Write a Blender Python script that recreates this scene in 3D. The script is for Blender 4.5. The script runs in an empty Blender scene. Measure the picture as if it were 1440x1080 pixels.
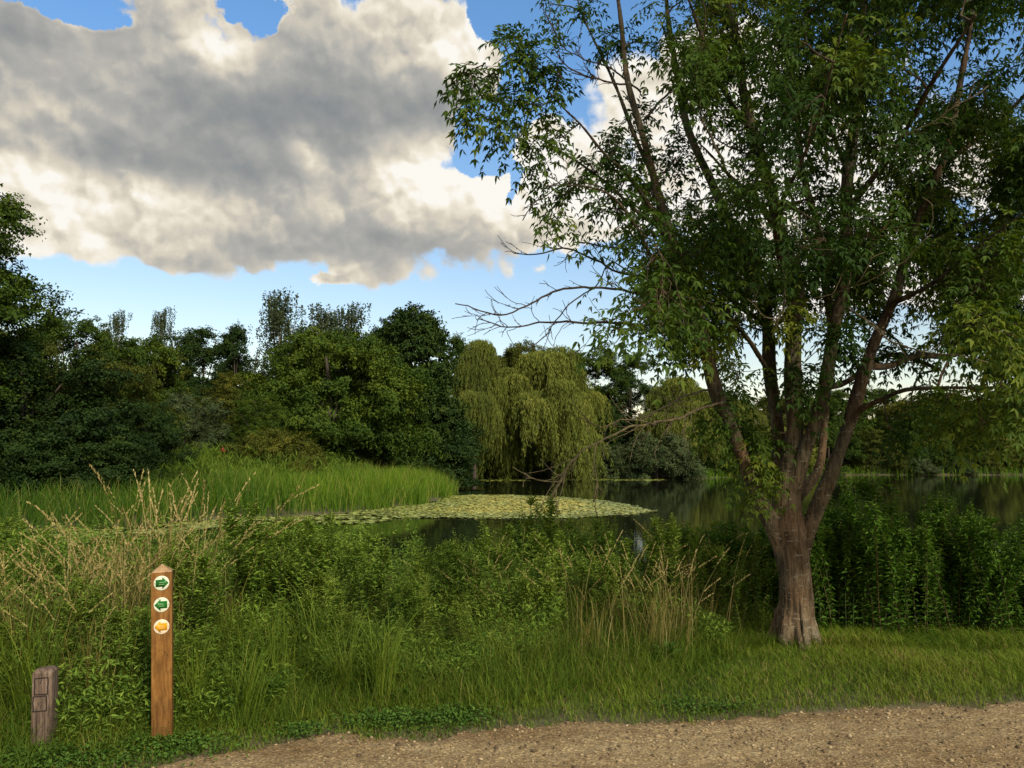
import bpy, math, random
import numpy as np
from mathutils import Vector
PI = math.pi
scene = bpy.context.scene
COL = scene.collection
RS = np.random.RandomState
random.seed(7)

# ------------------------------------------------------------------ camera
CAMZ = 1.70
F = 1130.0
TH = math.atan(105.0 / F)
CAM = np.array([0.0, 0.0, CAMZ])

def ray(px, py):
    u = (px - 720) / F
    v = (540 - py) / F
    return np.array([u, math.cos(TH) - v * math.sin(TH), math.sin(TH) + v * math.cos(TH)])

def P(px, py, Y):
    d = ray(px, py)
    return CAM + d * (Y / d[1])

cam = bpy.data.cameras.new('camera')
cam.sensor_width = 36.0
cam.lens = 36.0 * F / 1440.0
cam.clip_end = 3000
cam.clip_start = 0.05
camo = bpy.data.objects.new('camera', cam)
COL.objects.link(camo)
camo.location = (0, 0, CAMZ)
camo.rotation_euler = (PI / 2 + TH, 0, 0)
scene.camera = camo
scene.view_settings.view_transform = 'Standard'
scene.view_settings.look = 'None'
scene.view_settings.exposure = 0
scene.view_settings.gamma = 1

# ------------------------------------------------------------------ tagging
def tag(o, label=None, cat=None, group=None, kind=None):
    if label: o['label'] = label
    if cat: o['category'] = cat
    if group: o['group'] = group
    if kind: o['kind'] = kind
    return o

def empty(name, loc, rz=0.0, scale=(1, 1, 1)):
    o = bpy.data.objects.new(name, None)
    o.empty_display_size = 0.2
    COL.objects.link(o)
    o.location = loc
    o.rotation_euler = (0, 0, rz)
    o.scale = scale
    return o

def link(name, me, parent=None):
    o = bpy.data.objects.new(name, me)
    COL.objects.link(o)
    if parent is not None:
        o.parent = parent
    return o

# ------------------------------------------------------------------ meshes
class Geo:
    def __init__(s):
        s.V, s.F, s.A, s.n = [], [], [], 0
    def add(s, V, Fs, a=0.5):
        V = np.asarray(V, dtype=np.float32).reshape(-1, 3)
        if not isinstance(Fs, list): Fs = [Fs]
        for f in Fs:
            f = np.asarray(f, dtype=np.int64)
            if len(f): s.F.append(f + s.n)
        if np.isscalar(a): a = np.full(len(V), a, dtype=np.float32)
        s.V.append(V); s.A.append(np.asarray(a, dtype=np.float32)); s.n += len(V)
    def mesh(s, name, mat, smooth=False):
        V = np.concatenate(s.V); A = np.concatenate(s.A)
        me = bpy.data.meshes.new(name)
        me.vertices.add(len(V))
        me.vertices.foreach_set('co', V.ravel())
        li = np.concatenate([f.ravel() for f in s.F]).astype(np.int32)
        tot = np.concatenate([np.full(len(f), f.shape[1]) for f in s.F]).astype(np.int32)
        st = np.concatenate([[0], np.cumsum(tot)[:-1]]).astype(np.int32)
        me.loops.add(len(li)); me.loops.foreach_set('vertex_index', li)
        me.polygons.add(len(tot)); me.polygons.foreach_set('loop_start', st)
        try: me.polygons.foreach_set('loop_total', tot)
        except Exception: pass
        at = me.attributes.new('v', 'FLOAT', 'POINT')
        at.data.foreach_set('value', A)
        me.materials.append(mat)
        if smooth: me.polygons.foreach_set('use_smooth', np.ones(len(tot), dtype=bool))
        me.update(calc_edges=True)
        return me

def norm(a):
    return a / np.maximum(np.linalg.norm(a, axis=-1, keepdims=True), 1e-9)

def rnd_dirs(rng, n):
    return norm(rng.normal(size=(n, 3)))

def leaves(g, B, D, N, L, W, a, fold=0.15, mid=0.42):
    """folded kite leaves: base B, direction D, normal N"""
    n = len(B)
    D = norm(D); S = norm(np.cross(D, N)); N = np.cross(S, D)
    L = np.broadcast_to(L, n)[:, None]; W = np.broadcast_to(W, n)[:, None]
    v0 = B; v2 = B + D * L - N * L * 0.08
    c = B + D * L * mid + N * W * fold
    v1 = c + S * W * 0.5; v3 = c - S * W * 0.5
    v1 = v1 + N * W * fold; v3 = v3 + N * W * fold
    V = np.stack([v0, v1, v2, v3], 1).reshape(-1, 3)
    i = np.arange(n)[:, None] * 4
    Fs = np.concatenate([i + [0, 2, 1], i + [0, 3, 2]])
    g.add(V, Fs, np.repeat(np.broadcast_to(a, n), 4))

def blades(g, B, az, h, lean, w, a, seg=4, droop=0.35, face=None):
    """arching grass blades, lean = horizontal reach"""
    n = len(B)
    h = np.broadcast_to(h, n); lean = np.broadcast_to(lean, n); w = np.broadcast_to(w, n); droop = np.broadcast_to(droop, n)
    d = np.stack([np.cos(az), np.sin(az), np.zeros(n)], 1)
    if face is None: face = az + PI / 2
    s = np.stack([np.cos(face), np.sin(face), np.zeros(n)], 1)
    rows = []
    for k in range(seg + 1):
        t = k / seg
        z = h * (t * (1 + droop) - droop * t ** 3)
        r = lean * (0.25 * t + 0.75 * t ** 2.2)
        c = B + d * r[:, None] + np.stack([np.zeros(n), np.zeros(n), z], 1)
        ww = w * (1 - t ** 1.8 * 0.96) * (0.75 if k == 0 else 1)
        rows += [c - s * ww[:, None] * 0.5, c + s * ww[:, None] * 0.5]
    V = np.stack(rows, 1)
    m = V.shape[1]
    i = np.arange(n)[:, None] * m
    Fs = np.concatenate([i + [2 * k, 2 * k + 1, 2 * k + 3, 2 * k + 2] for k in range(seg)])
    g.add(V.reshape(-1, 3), Fs, np.repeat(np.broadcast_to(a, n), m))

def tube(g, pts, rad, sides=8, a=0.5, cap=True):
    pts = np.asarray(pts, dtype=float); rad = np.broadcast_to(rad, len(pts)).astype(float)
    t = norm(np.gradient(pts, axis=0))
    ref = np.array([0.13, 0.97, 0.2])
    u = norm(np.cross(t, ref)); w = np.cross(t, u)
    an = np.arange(sides) * 2 * PI / sides
    ring = u[:, None, :] * np.cos(an)[None, :, None] + w[:, None, :] * np.sin(an)[None, :, None]
    V = pts[:, None, :] + ring * rad[:, None, None]
    m = len(pts)
    i, j = np.meshgrid(np.arange(m - 1), np.arange(sides), indexing='ij')
    j2 = (j + 1) % sides
    q = np.stack([i * sides + j, i * sides + j2, (i + 1) * sides + j2, (i + 1) * sides + j], -1).reshape(-1, 4)
    V = V.reshape(-1, 3)
    Fs = [q]
    if cap:
        V = np.concatenate([V, pts[:1], pts[-1:]])
        k = np.arange(sides)
        Fs.append(np.concatenate([np.stack([np.full(sides, m * sides), (k + 1) % sides, k], 1),
                                  np.stack([np.full(sides, m * sides + 1), (m - 1) * sides + k, (m - 1) * sides + (k + 1) % sides], 1)]))
    g.add(V, Fs, a)

def spline(pts, step=0.08):
    """Catmull-Rom through rows (x,y,z,r)"""
    p = np.asarray(pts, dtype=float)
    p = np.vstack([2 * p[0] - p[1], p, 2 * p[-1] - p[-2]])
    out = []
    for i in range(1, len(p) - 2):
        n = max(2, int(np.linalg.norm(p[i + 1][:3] - p[i][:3]) / step))
        for t in np.arange(n) / n:
            out.append(0.5 * ((2 * p[i]) + (-p[i - 1] + p[i + 1]) * t + (2 * p[i - 1] - 5 * p[i] + 4 * p[i + 1] - p[i + 2]) * t * t
                              + (-p[i - 1] + 3 * p[i] - 3 * p[i + 1] + p[i + 2]) * t ** 3))
    out.append(p[-2])
    return np.array(out)

def vnoise(x, y, seed=0):
    """cheap smooth value noise"""
    def h(i, j):
        s = np.sin(i * 127.1 + j * 311.7 + seed * 74.7) * 43758.5453
        return s - np.floor(s)
    xi, yi = np.floor(x), np.floor(y); xf, yf = x - xi, y - yi
    xf = xf * xf * (3 - 2 * xf); yf = yf * yf * (3 - 2 * yf)
    return (h(xi, yi) * (1 - xf) + h(xi + 1, yi) * xf) * (1 - yf) + (h(xi, yi + 1) * (1 - xf) + h(xi + 1, yi + 1) * xf) * yf

def fbm(x, y, seed=0, o=4):
    r = 0; a = 0.5
    for k in range(o):
        r = r + a * vnoise(x * 2 ** k, y * 2 ** k, seed + k); a *= 0.5
    return r / (1 - 0.5 ** o)

# ------------------------------------------------------------------ materials
def newmat(name):
    m = bpy.data.materials.new(name); m.use_nodes = True
    nt = m.node_tree; nt.nodes.clear()
    return m, nt, nt.nodes, nt.links

def ramp(nodes, stops):
    r = nodes.new('ShaderNodeValToRGB')
    e = r.color_ramp.elements
    while len(e) < len(stops): e.new(0.5)
    for k, (p, c) in enumerate(stops):
        e[k].position = p; e[k].color = (*c, 1)
    return r

def leafmat(name, stops, trans=0.22, rough=0.65, spec=0.12, objvar=0.25, patch=0.0):
    m, nt, nd, lk = newmat(name)
    out = nd.new('ShaderNodeOutputMaterial')
    at = nd.new('ShaderNodeAttribute'); at.attribute_name = 'v'
    oi = nd.new('ShaderNodeObjectInfo')
    ma = nd.new('ShaderNodeMath'); ma.operation = 'MULTIPLY_ADD'
    ma.inputs[1].default_value = objvar
    lk.new(oi.outputs['Random'], ma.inputs[0]); lk.new(at.outputs['Fac'], ma.inputs[2])
    sb = nd.new('ShaderNodeMath'); sb.operation = 'SUBTRACT'; sb.inputs[1].default_value = objvar / 2
    lk.new(ma.outputs[0], sb.inputs[0])
    src = sb.outputs[0]
    if patch:
        g = nd.new('ShaderNodeNewGeometry')
        nz = nd.new('ShaderNodeTexNoise'); nz.inputs['Scale'].default_value = patch; nz.inputs['Detail'].default_value = 3
        lk.new(g.outputs['Position'], nz.inputs['Vector'])
        m2 = nd.new('ShaderNodeMath'); m2.operation = 'MULTIPLY_ADD'; m2.inputs[1].default_value = 0.8
        lk.new(nz.outputs['Fac'], m2.inputs[0])
        s2 = nd.new('ShaderNodeMath'); s2.operation = 'SUBTRACT'; s2.inputs[1].default_value = 0.4
        lk.new(src, s2.inputs[0]); lk.new(s2.outputs[0], m2.inputs[2]); src = m2.outputs[0]
    r = ramp(nd, stops); lk.new(src, r.inputs[0])
    b = nd.new('ShaderNodeBsdfPrincipled')
    b.inputs['Roughness'].default_value = rough
    b.inputs['Specular IOR Level'].default_value = spec
    lk.new(r.outputs[0], b.inputs['Base Color'])
    t = nd.new('ShaderNodeBsdfTranslucent')
    hs = nd.new('ShaderNodeMix'); hs.data_type = 'RGBA'; hs.blend_type = 'MULTIPLY'; hs.inputs['Factor'].default_value = 1
    hs.inputs['B'].default_value = (1.5, 1.5, 0.5, 1)
    lk.new(r.outputs[0], hs.inputs['A']); lk.new(hs.outputs['Result'], t.inputs['Color'])
    mx = nd.new('ShaderNodeMixShader'); mx.inputs[0].default_value = trans
    lk.new(b.outputs[0], mx.inputs[1]); lk.new(t.outputs[0], mx.inputs[2])
    lk.new(mx.outputs[0], out.inputs[0])
    return m

def plain(name, col, rough=0.7, noise=0.0, scale=30, stretch=(1, 1, 1), col2=None, bump=0.0, spec=0.3, detail=5):
    m, nt, nd, lk = newmat(name)
    out = nd.new('ShaderNodeOutputMaterial'); b = nd.new('ShaderNodeBsdfPrincipled')
    b.inputs['Roughness'].default_value = rough; b.inputs['Specular IOR Level'].default_value = spec
    tc = nd.new('ShaderNodeTexCoord'); mp = nd.new('ShaderNodeMapping'); mp.inputs['Scale'].default_value = stretch
    lk.new(tc.outputs['Object'], mp.inputs[0])
    nz = nd.new('ShaderNodeTexNoise'); nz.inputs['Scale'].default_value = scale; nz.inputs['Detail'].default_value = detail
    lk.new(mp.outputs[0], nz.inputs['Vector'])
    c2 = col2 or tuple(c * (1 - noise) for c in col)
    r = ramp(nd, [(0.35, c2), (0.65, col)]); lk.new(nz.outputs['Fac'], r.inputs[0])
    lk.new(r.outputs[0], b.inputs['Base Color'])
    if bump:
        bp = nd.new('ShaderNodeBump'); bp.inputs['Strength'].default_value = bump; bp.inputs['Distance'].default_value = 0.01
        lk.new(nz.outputs['Fac'], bp.inputs['Height']); lk.new(bp.outputs[0], b.inputs['Normal'])
    lk.new(b.outputs[0], out.inputs[0])
    return m

M = {}
M['ash'] = leafmat('ash_leaf', [(0.0, (0.012, 0.033, 0.006)), (0.5, (0.034, 0.070, 0.009)), (0.8, (0.072, 0.118, 0.013)), (1, (0.15, 0.18, 0.018))], trans=0.28, rough=0.6)
M['oak'] = leafmat('oak_leaf', [(0.0, (0.018, 0.038, 0.005)), (0.6, (0.048, 0.084, 0.008)), (1, (0.11, 0.145, 0.013))], trans=0.15)
M['dark'] = leafmat('dark_leaf', [(0.0, (0.012, 0.027, 0.006)), (0.6, (0.029, 0.055, 0.009)), (1, (0.065, 0.095, 0.013))], trans=0.12)
M['olive'] = leafmat('olive_leaf', [(0.0, (0.034, 0.046, 0.007)), (0.6, (0.085, 0.098, 0.011)), (1, (0.16, 0.145, 0.018))], trans=0.15)
M['grey'] = leafmat('sallow_leaf', [(0.0, (0.034, 0.052, 0.018)), (0.6, (0.085, 0.115, 0.040)), (1, (0.16, 0.185, 0.070))], trans=0.15)
M['willow'] = leafmat('willow_leaf', [(0.0, (0.060, 0.082, 0.014)), (0.5, (0.150, 0.175, 0.028)), (1, (0.28, 0.28, 0.050))], trans=0.2)
M['birch'] = leafmat('birch_leaf', [(0.0, (0.030, 0.045, 0.018)), (1, (0.08, 0.10, 0.04))], trans=0.2)
M['reed'] = leafmat('reed_leaf', [(0.0, (0.030, 0.070, 0.007)), (0.5, (0.095, 0.175, 0.010)), (0.9, (0.18, 0.25, 0.015)), (1, (0.24, 0.24, 0.05))], trans=0.25)
M['meadow'] = leafmat('meadow_leaf', [(0.0, (0.045, 0.095, 0.009)), (1, (0.15, 0.215, 0.02))], trans=0.2, patch=0.25)
M['grass'] = leafmat('grass_blade', [(0.0, (0.046, 0.090, 0.008)), (0.45, (0.130, 0.195, 0.016)), (0.75, (0.20, 0.22, 0.028)), (0.9, (0.26, 0.21, 0.06)), (1, (0.40, 0.29, 0.12))], trans=0.2, patch=0.9)
M['lawn'] = leafmat('lawn_blade', [(0.0, (0.058, 0.112, 0.009)), (0.5, (0.150, 0.215, 0.016)), (0.85, (0.19, 0.20, 0.028)), (1, (0.32, 0.24, 0.08))], trans=0.2, patch=1.1)
M['straw'] = leafmat('dry_grass', [(0.0, (0.075, 0.10, 0.016)), (0.45, (0.20, 0.155, 0.038)), (1, (0.50, 0.39, 0.16))], trans=0.15)
M['herb'] = leafmat('willowherb_leaf', [(0.0, (0.060, 0.115, 0.014)), (0.5, (0.160, 0.245, 0.028)), (1, (0.29, 0.36, 0.055))], trans=0.22, objvar=0.35)
M['nettle'] = leafmat('nettle_leaf', [(0.0, (0.032, 0.080, 0.009)), (0.6, (0.088, 0.175, 0.018)), (1, (0.16, 0.24, 0.028))], trans=0.2, objvar=0.3)
M['stem'] = leafmat('plant_stem', [(0.0, (0.03, 0.055, 0.012)), (0.6, (0.06, 0.06, 0.02)), (1, (0.10, 0.06, 0.025))], trans=0.0)
M['ivy'] = leafmat('ground_leaf', [(0.0, (0.035, 0.090, 0.010)), (1, (0.12, 0.20, 0.03))], trans=0.15)
M['lily'] = leafmat('lily_pad', [(0.0, (0.17, 0.20, 0.04)), (0.5, (0.40, 0.42, 0.075)), (0.75, (0.46, 0.43, 0.09)), (1, (0.62, 0.46, 0.03))], trans=0.0, rough=0.45, spec=0.35)
M['bark'] = plain('far_bark', (0.09, 0.07, 0.05), 0.9, scale=6, stretch=(1, 1, .2), col2=(0.035, 0.027, 0.02))
M['birch_bark'] = plain('birch_bark', (0.45, 0.42, 0.37), 0.8, scale=3, stretch=(1, 1, 4), col2=(0.12, 0.10, 0.09))
M['twig'] = plain('dead_twig', (0.075, 0.055, 0.038), 0.9, scale=40, col2=(0.03, 0.022, 0.016))
M['lichen'] = plain('lichen_twig', (0.14, 0.11, 0.05), 0.9, scale=25, col2=(0.06, 0.045, 0.025))

def barkmat():
    m, nt, nd, lk = newmat('ash_bark')
    out = nd.new('ShaderNodeOutputMaterial'); b = nd.new('ShaderNodeBsdfPrincipled')
    b.inputs['Roughness'].default_value = 0.9; b.inputs['Specular IOR Level'].default_value = 0.15
    tc = nd.new('ShaderNodeTexCoord')
    def nz(scale, st, det=6, rough=0.6):
        mp = nd.new('ShaderNodeMapping'); mp.inputs['Scale'].default_value = st
        lk.new(tc.outputs['Object'], mp.inputs[0])
        n = nd.new('ShaderNodeTexNoise'); n.inputs['Scale'].default_value = scale; n.inputs['Detail'].default_value = det
        n.inputs['Roughness'].default_value = rough
        lk.new(mp.outputs[0], n.inputs['Vector']); return n
    n1 = nz(9, (1, 1, 0.35)); n2 = nz(46, (1, 1, 0.16)); n3 = nz(16, (1, 1, 3.4), 4); n4 = nz(2.2, (1, 1, 0.6), 3)
    r1 = ramp(nd, [(0.3, (0.060, 0.044, 0.030)), (0.55, (0.15, 0.112, 0.076)), (0.75, (0.24, 0.195, 0.14))])
    lk.new(n1.outputs['Fac'], r1.inputs[0])
    # red-brown / green-grey weathering in broad patches
    r4 = ramp(nd, [(0.38, (1.15, 0.92, 0.68)), (0.6, (0.86, 0.95, 0.82))])
    lk.new(n4.outputs['Fac'], r4.inputs[0])
    mm = nd.new('ShaderNodeMix'); mm.data_type = 'RGBA'; mm.blend_type = 'MULTIPLY'; mm.inputs['Factor'].default_value = 0.85
    lk.new(r1.outputs[0], mm.inputs['A']); lk.new(r4.outputs[0], mm.inputs['B'])
    r2 = ramp(nd, [(0.36, (0.32, 0.31, 0.30)), (0.56, (1.2, 1.2, 1.2))]); lk.new(n2.outputs['Fac'], r2.inputs[0])
    m2 = nd.new('ShaderNodeMix'); m2.data_type = 'RGBA'; m2.blend_type = 'MULTIPLY'; m2.inputs['Factor'].default_value = 0.8
    lk.new(mm.outputs['Result'], m2.inputs['A']); lk.new(r2.outputs[0], m2.inputs['B'])
    # lichen flecks: short horizontal pale dashes
    r3 = ramp(nd, [(0.60, (0, 0, 0)), (0.66, (1, 1, 1))]); lk.new(n3.outputs['Fac'], r3.inputs[0])
    sc = nd.new('ShaderNodeMath'); sc.operation = 'MULTIPLY'; sc.inputs[1].default_value = 0.6; lk.new(r3.outputs[0], sc.inputs[0])
    m3 = nd.new('ShaderNodeMix'); m3.data_type = 'RGBA'
    lk.new(sc.outputs[0], m3.inputs['Factor']); lk.new(m2.outputs['Result'], m3.inputs['A']); m3.inputs['B'].default_value = (0.36, 0.34, 0.25, 1)
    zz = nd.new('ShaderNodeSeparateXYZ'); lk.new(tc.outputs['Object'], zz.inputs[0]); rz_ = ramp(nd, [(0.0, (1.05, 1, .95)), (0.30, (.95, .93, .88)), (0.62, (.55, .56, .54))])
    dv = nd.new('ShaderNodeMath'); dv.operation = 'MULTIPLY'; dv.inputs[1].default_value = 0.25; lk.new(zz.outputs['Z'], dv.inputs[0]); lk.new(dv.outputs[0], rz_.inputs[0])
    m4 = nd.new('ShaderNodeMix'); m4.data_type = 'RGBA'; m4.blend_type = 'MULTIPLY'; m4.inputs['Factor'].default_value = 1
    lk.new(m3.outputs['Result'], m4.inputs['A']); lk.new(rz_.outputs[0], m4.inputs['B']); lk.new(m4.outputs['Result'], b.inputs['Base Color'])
    ad = nd.new('ShaderNodeMath'); ad.operation = 'ADD'; lk.new(n1.outputs['Fac'], ad.inputs[0]); lk.new(n2.outputs['Fac'], ad.inputs[1])
    bp = nd.new('ShaderNodeBump'); bp.inputs['Strength'].default_value = 0.9; bp.inputs['Distance'].default_value = 0.02
    lk.new(ad.outputs[0], bp.inputs['Height']); lk.new(bp.outputs[0], b.inputs['Normal'])
    lk.new(b.outputs[0], out.inputs[0]); return m
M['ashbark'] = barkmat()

# ------------------------------------------------------------------ terrain
WATER = -0.8
# shore of the land across the water (left spit, far bank)
SHORE = np.array([(-46, 23), (-26, 26.5), (-18.5, 28.5), (-14.4, 29.5), (-11.3, 34.5), (-8.0, 37.5), (-5.2, 43), (-4.3, 52), (-5.0, 66), (-7.2, 80), (-8.4, 101),
                  (-4, 105), (6, 106), (14, 102), (24, 101), (30, 110), (41, 121), (60, 124), (80, 123), (110, 112), (150, 70), (190, 20), (600, 10), (600, 900), (-600, 900), (-600, 14), (-60, 14)], float)

def sdf(x, y, poly=SHORE):
    """+ inside land"""
    x = np.asarray(x, float); y = np.asarray(y, float)
    best = np.full(x.shape, 1e9); ins = np.zeros(x.shape, bool)
    n = len(poly)
    for i in range(n):
        ax, ay = poly[i]; bx, by = poly[(i + 1) % n]
        ex, ey = bx - ax, by - ay
        t = np.clip(((x - ax) * ex + (y - ay) * ey) / (ex * ex + ey * ey), 0, 1)
        dx, dy = x - ax - t * ex, y - ay - t * ey
        best = np.minimum(best, dx * dx + dy * dy)
        c = ((ay > y) != (by > y))
        with np.errstate(divide='ignore', invalid='ignore'):
            xi = (bx - ax) * (y - ay) / (by - ay + 1e-12) + ax
        ins ^= (c & (x < xi))
    d = np.sqrt(best)
    return np.where(ins, d, -d)

def bank_edge(x):
    return 8.7 + 0.35 * np.sin(x * 0.7 + 1) + 0.2 * np.sin(x * 2.1)

def ground_z(x, y):
    x = np.asarray(x, float); y = np.asarray(y, float)
    # near bank
    e = bank_edge(x)
    zn = 0.0 - 1.9 * (1 / (1 + np.exp(-(y - e - 1.0) / 0.45)))
    zn = zn - 0.05 * np.clip((path_edge(x) + 0.02 - y) / 0.15, 0, 1)
    zn = zn + (fbm(x * 0.8, y * 0.8, 3) - 0.5) * 0.10 * np.clip((y - path_edge(x)) / 0.8, 0, 1)
    # far land
    s = sdf(x, y) + (fbm(x * 0.3, y * 0.3, 9) - 0.5) * 1.2
    zf = np.where(s > 0, WATER + 1.1 * (1 - np.exp(-np.maximum(s, 0) / 5.0)) + 0.9 * np.exp(-((x + 17.5) / 6.5) ** 2 - ((y - 49) / 8) ** 2), WATER + np.maximum(s * 0.35, -1.1))
    zf = zf + np.clip((y - 150) / 250, 0, 1.2) * 7
    w = 1 / (1 + np.exp(-(y - 13) / 0.6))
    return zn * (1 - w) + zf * w

PE = np.array([(-60, 3.2), (-8, 3.6), (-3.5, 4.15), (-2.1, 4.45), (-1.55, 4.85), (-1.2, 5.05), (-0.3, 5.12), (0.37, 5.2), (1.35, 5.38), (2.4, 5.55), (3.6, 5.62), (8, 5.7), (60, 5.9)])
def path_edge(x):
    return np.interp(x, PE[:, 0], PE[:, 1]) + 0.10
def path_edge_n(x, y=0):
    return path_edge(x) + (fbm(x * 1.9, x * 0.1 + 5, 21) - 0.5) * 0.36 + (fbm(x * 9, x * 0.3, 22) - 0.5) * 0.16

def grid(xs, ys, zf):
    X, Y = np.meshgrid(xs, ys)
    Z = zf(X, Y)
    V = np.stack([X, Y, Z], -1).reshape(-1, 3)
    nx = len(xs); i, j = np.meshgrid(np.arange(len(ys) - 1), np.arange(nx - 1), indexing='ij')
    a = i * nx + j
    return V, np.stack([a, a + 1, a + nx + 1, a + nx], -1).reshape(-1, 4)

def soilmat(name, c1, c2, c3):
    m, nt, nd, lk = newmat(name)
    out = nd.new('ShaderNodeOutputMaterial'); b = nd.new('ShaderNodeBsdfPrincipled'); b.inputs['Roughness'].default_value = 0.95
    g = nd.new('ShaderNodeNewGeometry')
    n1 = nd.new('ShaderNodeTexNoise'); n1.inputs['Scale'].default_value = 1.3; n1.inputs['Detail'].default_value = 8
    n2 = nd.new('ShaderNodeTexNoise'); n2.inputs['Scale'].default_value = 60; n2.inputs['Detail'].default_value = 4
    lk.new(g.outputs['Position'], n1.inputs['Vector']); lk.new(g.outputs['Position'], n2.inputs['Vector'])
    r = ramp(nd, [(0.35, c1), (0.5, c2), (0.68, c3)]); 
    ad = nd.new('ShaderNodeMath'); ad.operation = 'MULTIPLY_ADD'; ad.inputs[1].default_value = 0.5
    lk.new(n2.outputs['Fac'], ad.inputs[0]); 
    hf = nd.new('ShaderNodeMath'); hf.operation = 'MULTIPLY'; hf.inputs[1].default_value = 0.5; lk.new(n1.outputs['Fac'], hf.inputs[0])
    lk.new(hf.outputs[0], ad.inputs[2]); lk.new(ad.outputs[0], r.inputs[0])
    lk.new(r.outputs[0], b.inputs['Base Color'])
    bp = nd.new('ShaderNodeBump'); bp.inputs['Strength'].default_value = 0.6; bp.inputs['Distance'].default_value = 0.015
    lk.new(n2.outputs['Fac'], bp.inputs['Height']); lk.new(bp.outputs[0], b.inputs['Normal'])
    lk.new(b.outputs[0], out.inputs[0]); return m

def graded(a, b, c, fine, grow):
    """coordinates fine around c"""
    out = [c]; s = fine
    while out[-1] < b: out.append(out[-1] + s); s *= grow
    lo = [c]; s = fine
    while lo[-1] > a: lo.append(lo[-1] - s); s *= grow
    return np.array(sorted(set(lo[1:] + out)))

xs = graded(-600, 700, 0, 0.10, 1.022)
ys = np.concatenate([np.arange(-60, 2, 2.0), np.arange(2, 14, 0.1), graded(14, 900, 14, 0.25, 1.02)[1:]])
ys = ys[(ys < 14) | (ys >= 14.01)]
ys = np.unique(ys)
g = Geo(); V, Fq = grid(xs, ys, ground_z); g.add(V, Fq)
o = link('ground', g.mesh('ground', soilmat('soil', (0.050, 0.046, 0.018), (0.10, 0.085, 0.032), (0.18, 0.13, 0.06)), True))
tag(o, kind='structure')

# gravel path: its own sheet, ragged edge diving under the verge
def path_z(X, Y):
    e = path_edge_n(X)
    dip = np.clip((Y - e + 0.04) / 0.16, 0, 1) * 0.09
    return 0.012 + (fbm(X * 1.1, Y * 1.1, 31) - 0.5) * 0.035 + (fbm(X * 14, Y * 14, 33) - 0.5) * 0.022 - dip - 0.006
def gravelmat():
    m, nt, nd, lk = newmat('path_gravel')
    out = nd.new('ShaderNodeOutputMaterial'); b = nd.new('ShaderNodeBsdfPrincipled'); b.inputs['Roughness'].default_value = 0.92
    b.inputs['Specular IOR Level'].default_value = 0.2
    g = nd.new('ShaderNodeNewGeometry')
    def nz(s, d):
        n = nd.new('ShaderNodeTexNoise'); n.inputs['Scale'].default_value = s; n.inputs['Detail'].default_value = d
        n.inputs['Roughness'].default_value = 0.65
        lk.new(g.outputs['Position'], n.inputs['Vector']); return n
    n1 = nz(1.0, 5); mpp = nd.new('ShaderNodeMapping'); mpp.inputs['Scale'].default_value = (0.35, 1.6, 1); lk.new(g.outputs['Position'], mpp.inputs[0]); lk.new(mpp.outputs[0], n1.inputs['Vector']); n2 = nz(62, 7); n3 = nz(7, 5)
    vo = nd.new('ShaderNodeTexVoronoi'); vo.inputs['Scale'].default_value = 75; lk.new(g.outputs['Position'], vo.inputs['Vector'])
    r2 = ramp(nd, [(0.3, (0.16, 0.108, 0.050)), (0.5, (0.37, 0.272, 0.132)), (0.68, (0.60, 0.475, 0.26))])
    lk.new(n2.outputs['Fac'], r2.inputs[0])
    rv = nd.new('ShaderNodeSeparateColor'); lk.new(vo.outputs['Color'], rv.inputs[0])
    r3 = ramp(nd, [(0.0, (0.6, 0.6, 0.6)), (0.8, (1.05, 1.05, 1.05)), (1.0, (1.7, 1.65, 1.55))]); lk.new(rv.outputs[0], r3.inputs[0])
    m1 = nd.new('ShaderNodeMix'); m1.data_type = 'RGBA'; m1.blend_type = 'MULTIPLY'; m1.inputs['Factor'].default_value = 0.8
    lk.new(r2.outputs[0], m1.inputs['A']); lk.new(r3.outputs[0], m1.inputs['B'])
    r1 = ramp(nd, [(0.38, (0.56, 0.46, 0.36)), (0.60, (1.05, 1.0, 0.95))])
    av = nd.new('ShaderNodeMath'); av.operation = 'MULTIPLY_ADD'; av.inputs[1].default_value = 0.4
    h1 = nd.new('ShaderNodeMath'); h1.operation = 'MULTIPLY'; h1.inputs[1].default_value = 0.6; lk.new(n1.outputs['Fac'], h1.inputs[0])
    lk.new(n3.outputs['Fac'], av.inputs[0]); lk.new(h1.outputs[0], av.inputs[2]); lk.new(av.outputs[0], r1.inputs[0])
    m2 = nd.new('ShaderNodeMix'); m2.data_type = 'RGBA'; m2.blend_type = 'MULTIPLY'; m2.inputs['Factor'].default_value = 1
    lk.new(m1.outputs['Result'], m2.inputs['A']); lk.new(r1.outputs[0], m2.inputs['B'])
    lk.new(m2.outputs['Result'], b.inputs['Base Color'])
    bp = nd.new('ShaderNodeBump'); bp.inputs['Strength'].default_value = 0.9; bp.inputs['Distance'].default_value = 0.012
    lk.new(n2.outputs['Fac'], bp.inputs['Height']); lk.new(bp.outputs[0], b.inputs['Normal'])
    lk.new(b.outputs[0], out.inputs[0]); return m
pxs = np.concatenate([np.arange(-40, -6, 0.8), np.arange(-6, 9, 0.035), np.arange(9, 50, 0.8)])
pys = np.concatenate([np.arange(-4, 3.2, 0.25), np.arange(3.2, 6.3, 0.035)])
g = Geo(); V, Fq = grid(pxs, pys, path_z); g.add(V, Fq)
tag(link('gravel_path', g.mesh('gravel_path', gravelmat(), True)), kind='structure')

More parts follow.
